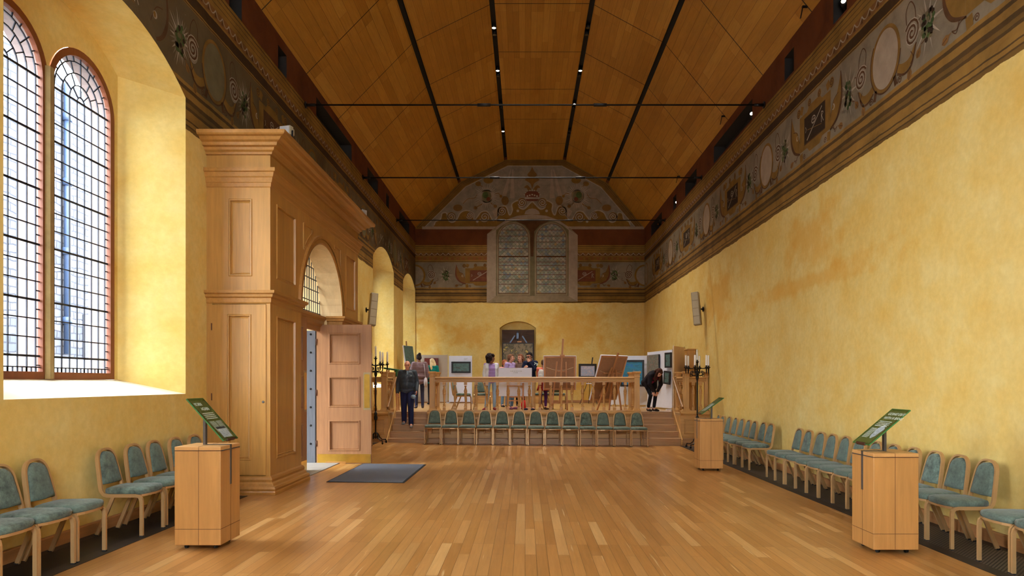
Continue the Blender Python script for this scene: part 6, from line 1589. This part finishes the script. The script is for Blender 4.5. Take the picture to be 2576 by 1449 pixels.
rb = thing('red_bag', 'red bag on the stage floor behind the low easel', 'bag', (PX(1320, 20.9), 20.9, ZF)); b = MB(); eball(b, (0, 0, .14), (.12, .09, .15)); b.v = [(v[0], v[1], max(0, v[2])) for v in b.v]; vox(b, 'sack', cloth('bag_red', C(196, 36, 36)), rb, .012, 2); MB().tube([(-.06, 0, .27), (-.04, 0, .36), (.04, 0, .36), (.06, 0, .27)], .009, 6).build('strap', cloth('bag_red', C(196, 36, 36)), rb)
# woman bending over, hands on her knees
t, j = person('woman in dark coat and maroon top bending forward, hands on her knees', 1640, 19.6, ZF, rad(24), 1.68, SK1,
    dict(pelvis=(0, .22, .86), waist=(0, .10, .96), chest=(0, -.08, 1.06), neck=(0, -.24, 1.12), head=(0, -.37, 1.13), hipL=(.085, .20, .84), hipR=(-.085, .20, .84), kneeL=(.085, -.06, .48), kneeR=(-.085, -.06, .48), ankL=(.10, .05, .085), ankR=(-.10, .05, .085), toeL=(.12, -.12, .03), toeR=(-.12, -.12, .03),
         shL=(.165, -.17, 1.05), shR=(-.165, -.17, 1.05), elL=(.20, -.17, .80), elR=(-.20, -.17, .80), wrL=(.075, -.185, .60), wrR=(-.075, -.185, .60), hdL=(-.3, .14, -1), hdR=(.3, .14, -1), pnL=(0, 1, -.1), pnR=(0, 1, -.1), curl=.45), 0, rad(62))
hair(t, j, cloth('hair_chestnut', C(66, 36, 26)), 'fall')
def coat(b, j=j):
    for a in (1, -1): cap(b, [j['chest'] + Vector((a*.13, 0, -.02)), j['waist'] + Vector((a*.15, -.02, -.08)), Vector((a*.15, .04, .68))], [.07, .07, .05])
    eball(b, j['pelvis'], (.17, .15, .15))
top(t, j, 'coat', cloth('coat_black', C(30, 26, 32)), 1.18, .06, extra=coat)
b = MB(); eball(b, j['chest'] + Vector((0, -.07, -.07)), (.09, .09, .08)); eball(b, j['waist'] + Vector((0, -.08, -.06)), (.085, .08, .08)); vox(b, 'maroon_top', cloth('top_maroon', C(112, 22, 46)), t, .012, 2)
legs(t, j, 'trousers', cloth('trousers_black', C(26, 26, 34)), .95, .15); shoes(t, j, cloth('sandal_black', C(34, 28, 28)), 'sandal')

# ------------------------------------------------------------------ camera, sky, exposure
cam = bpy.data.cameras.new('camera'); co = bpy.data.objects.new('camera', cam); COL.objects.link(co)
cam.sensor_width = 36.0; cam.sensor_fit = 'HORIZONTAL'; cam.lens = F / 2576 * 36
co.location = (0, 0, H); co.rotation_euler = (rad(90), 0, 0)
cam.shift_x = -(VX - 1288.0) / 2576; cam.shift_y = (VY - 724.5) / 2576
cam.clip_start = 0.05; cam.clip_end = 300
SC.camera = co
W_ = bpy.data.worlds.new('sky'); SC.world = W_; W_.use_nodes = True
bg = W_.node_tree.nodes['Background']; bg.inputs[0].default_value = (0.86, 0.93, 1.0, 1); bg.inputs[1].default_value = SKY
vs = SC.view_settings; vs.view_transform = 'Standard'; vs.look = 'None'; vs.gamma = 1.0; vs.use_curve_mapping = False; vs.exposure = EXPO
SC.cycles.max_bounces = 8; SC.cycles.diffuse_bounces = 5; SC.cycles.use_adaptive_sampling = True; SC.cycles.adaptive_threshold = 0.07; SC.cycles.adaptive_min_samples = 20; SC.cycles.glossy_bounces = 4; SC.cycles.transparent_max_bounces = 12
SC.cycles.sample_clamp_indirect = 6.0; SC.cycles.use_denoising = True; SC.cycles.caustics_reflective = False; SC.cycles.caustics_refractive = False
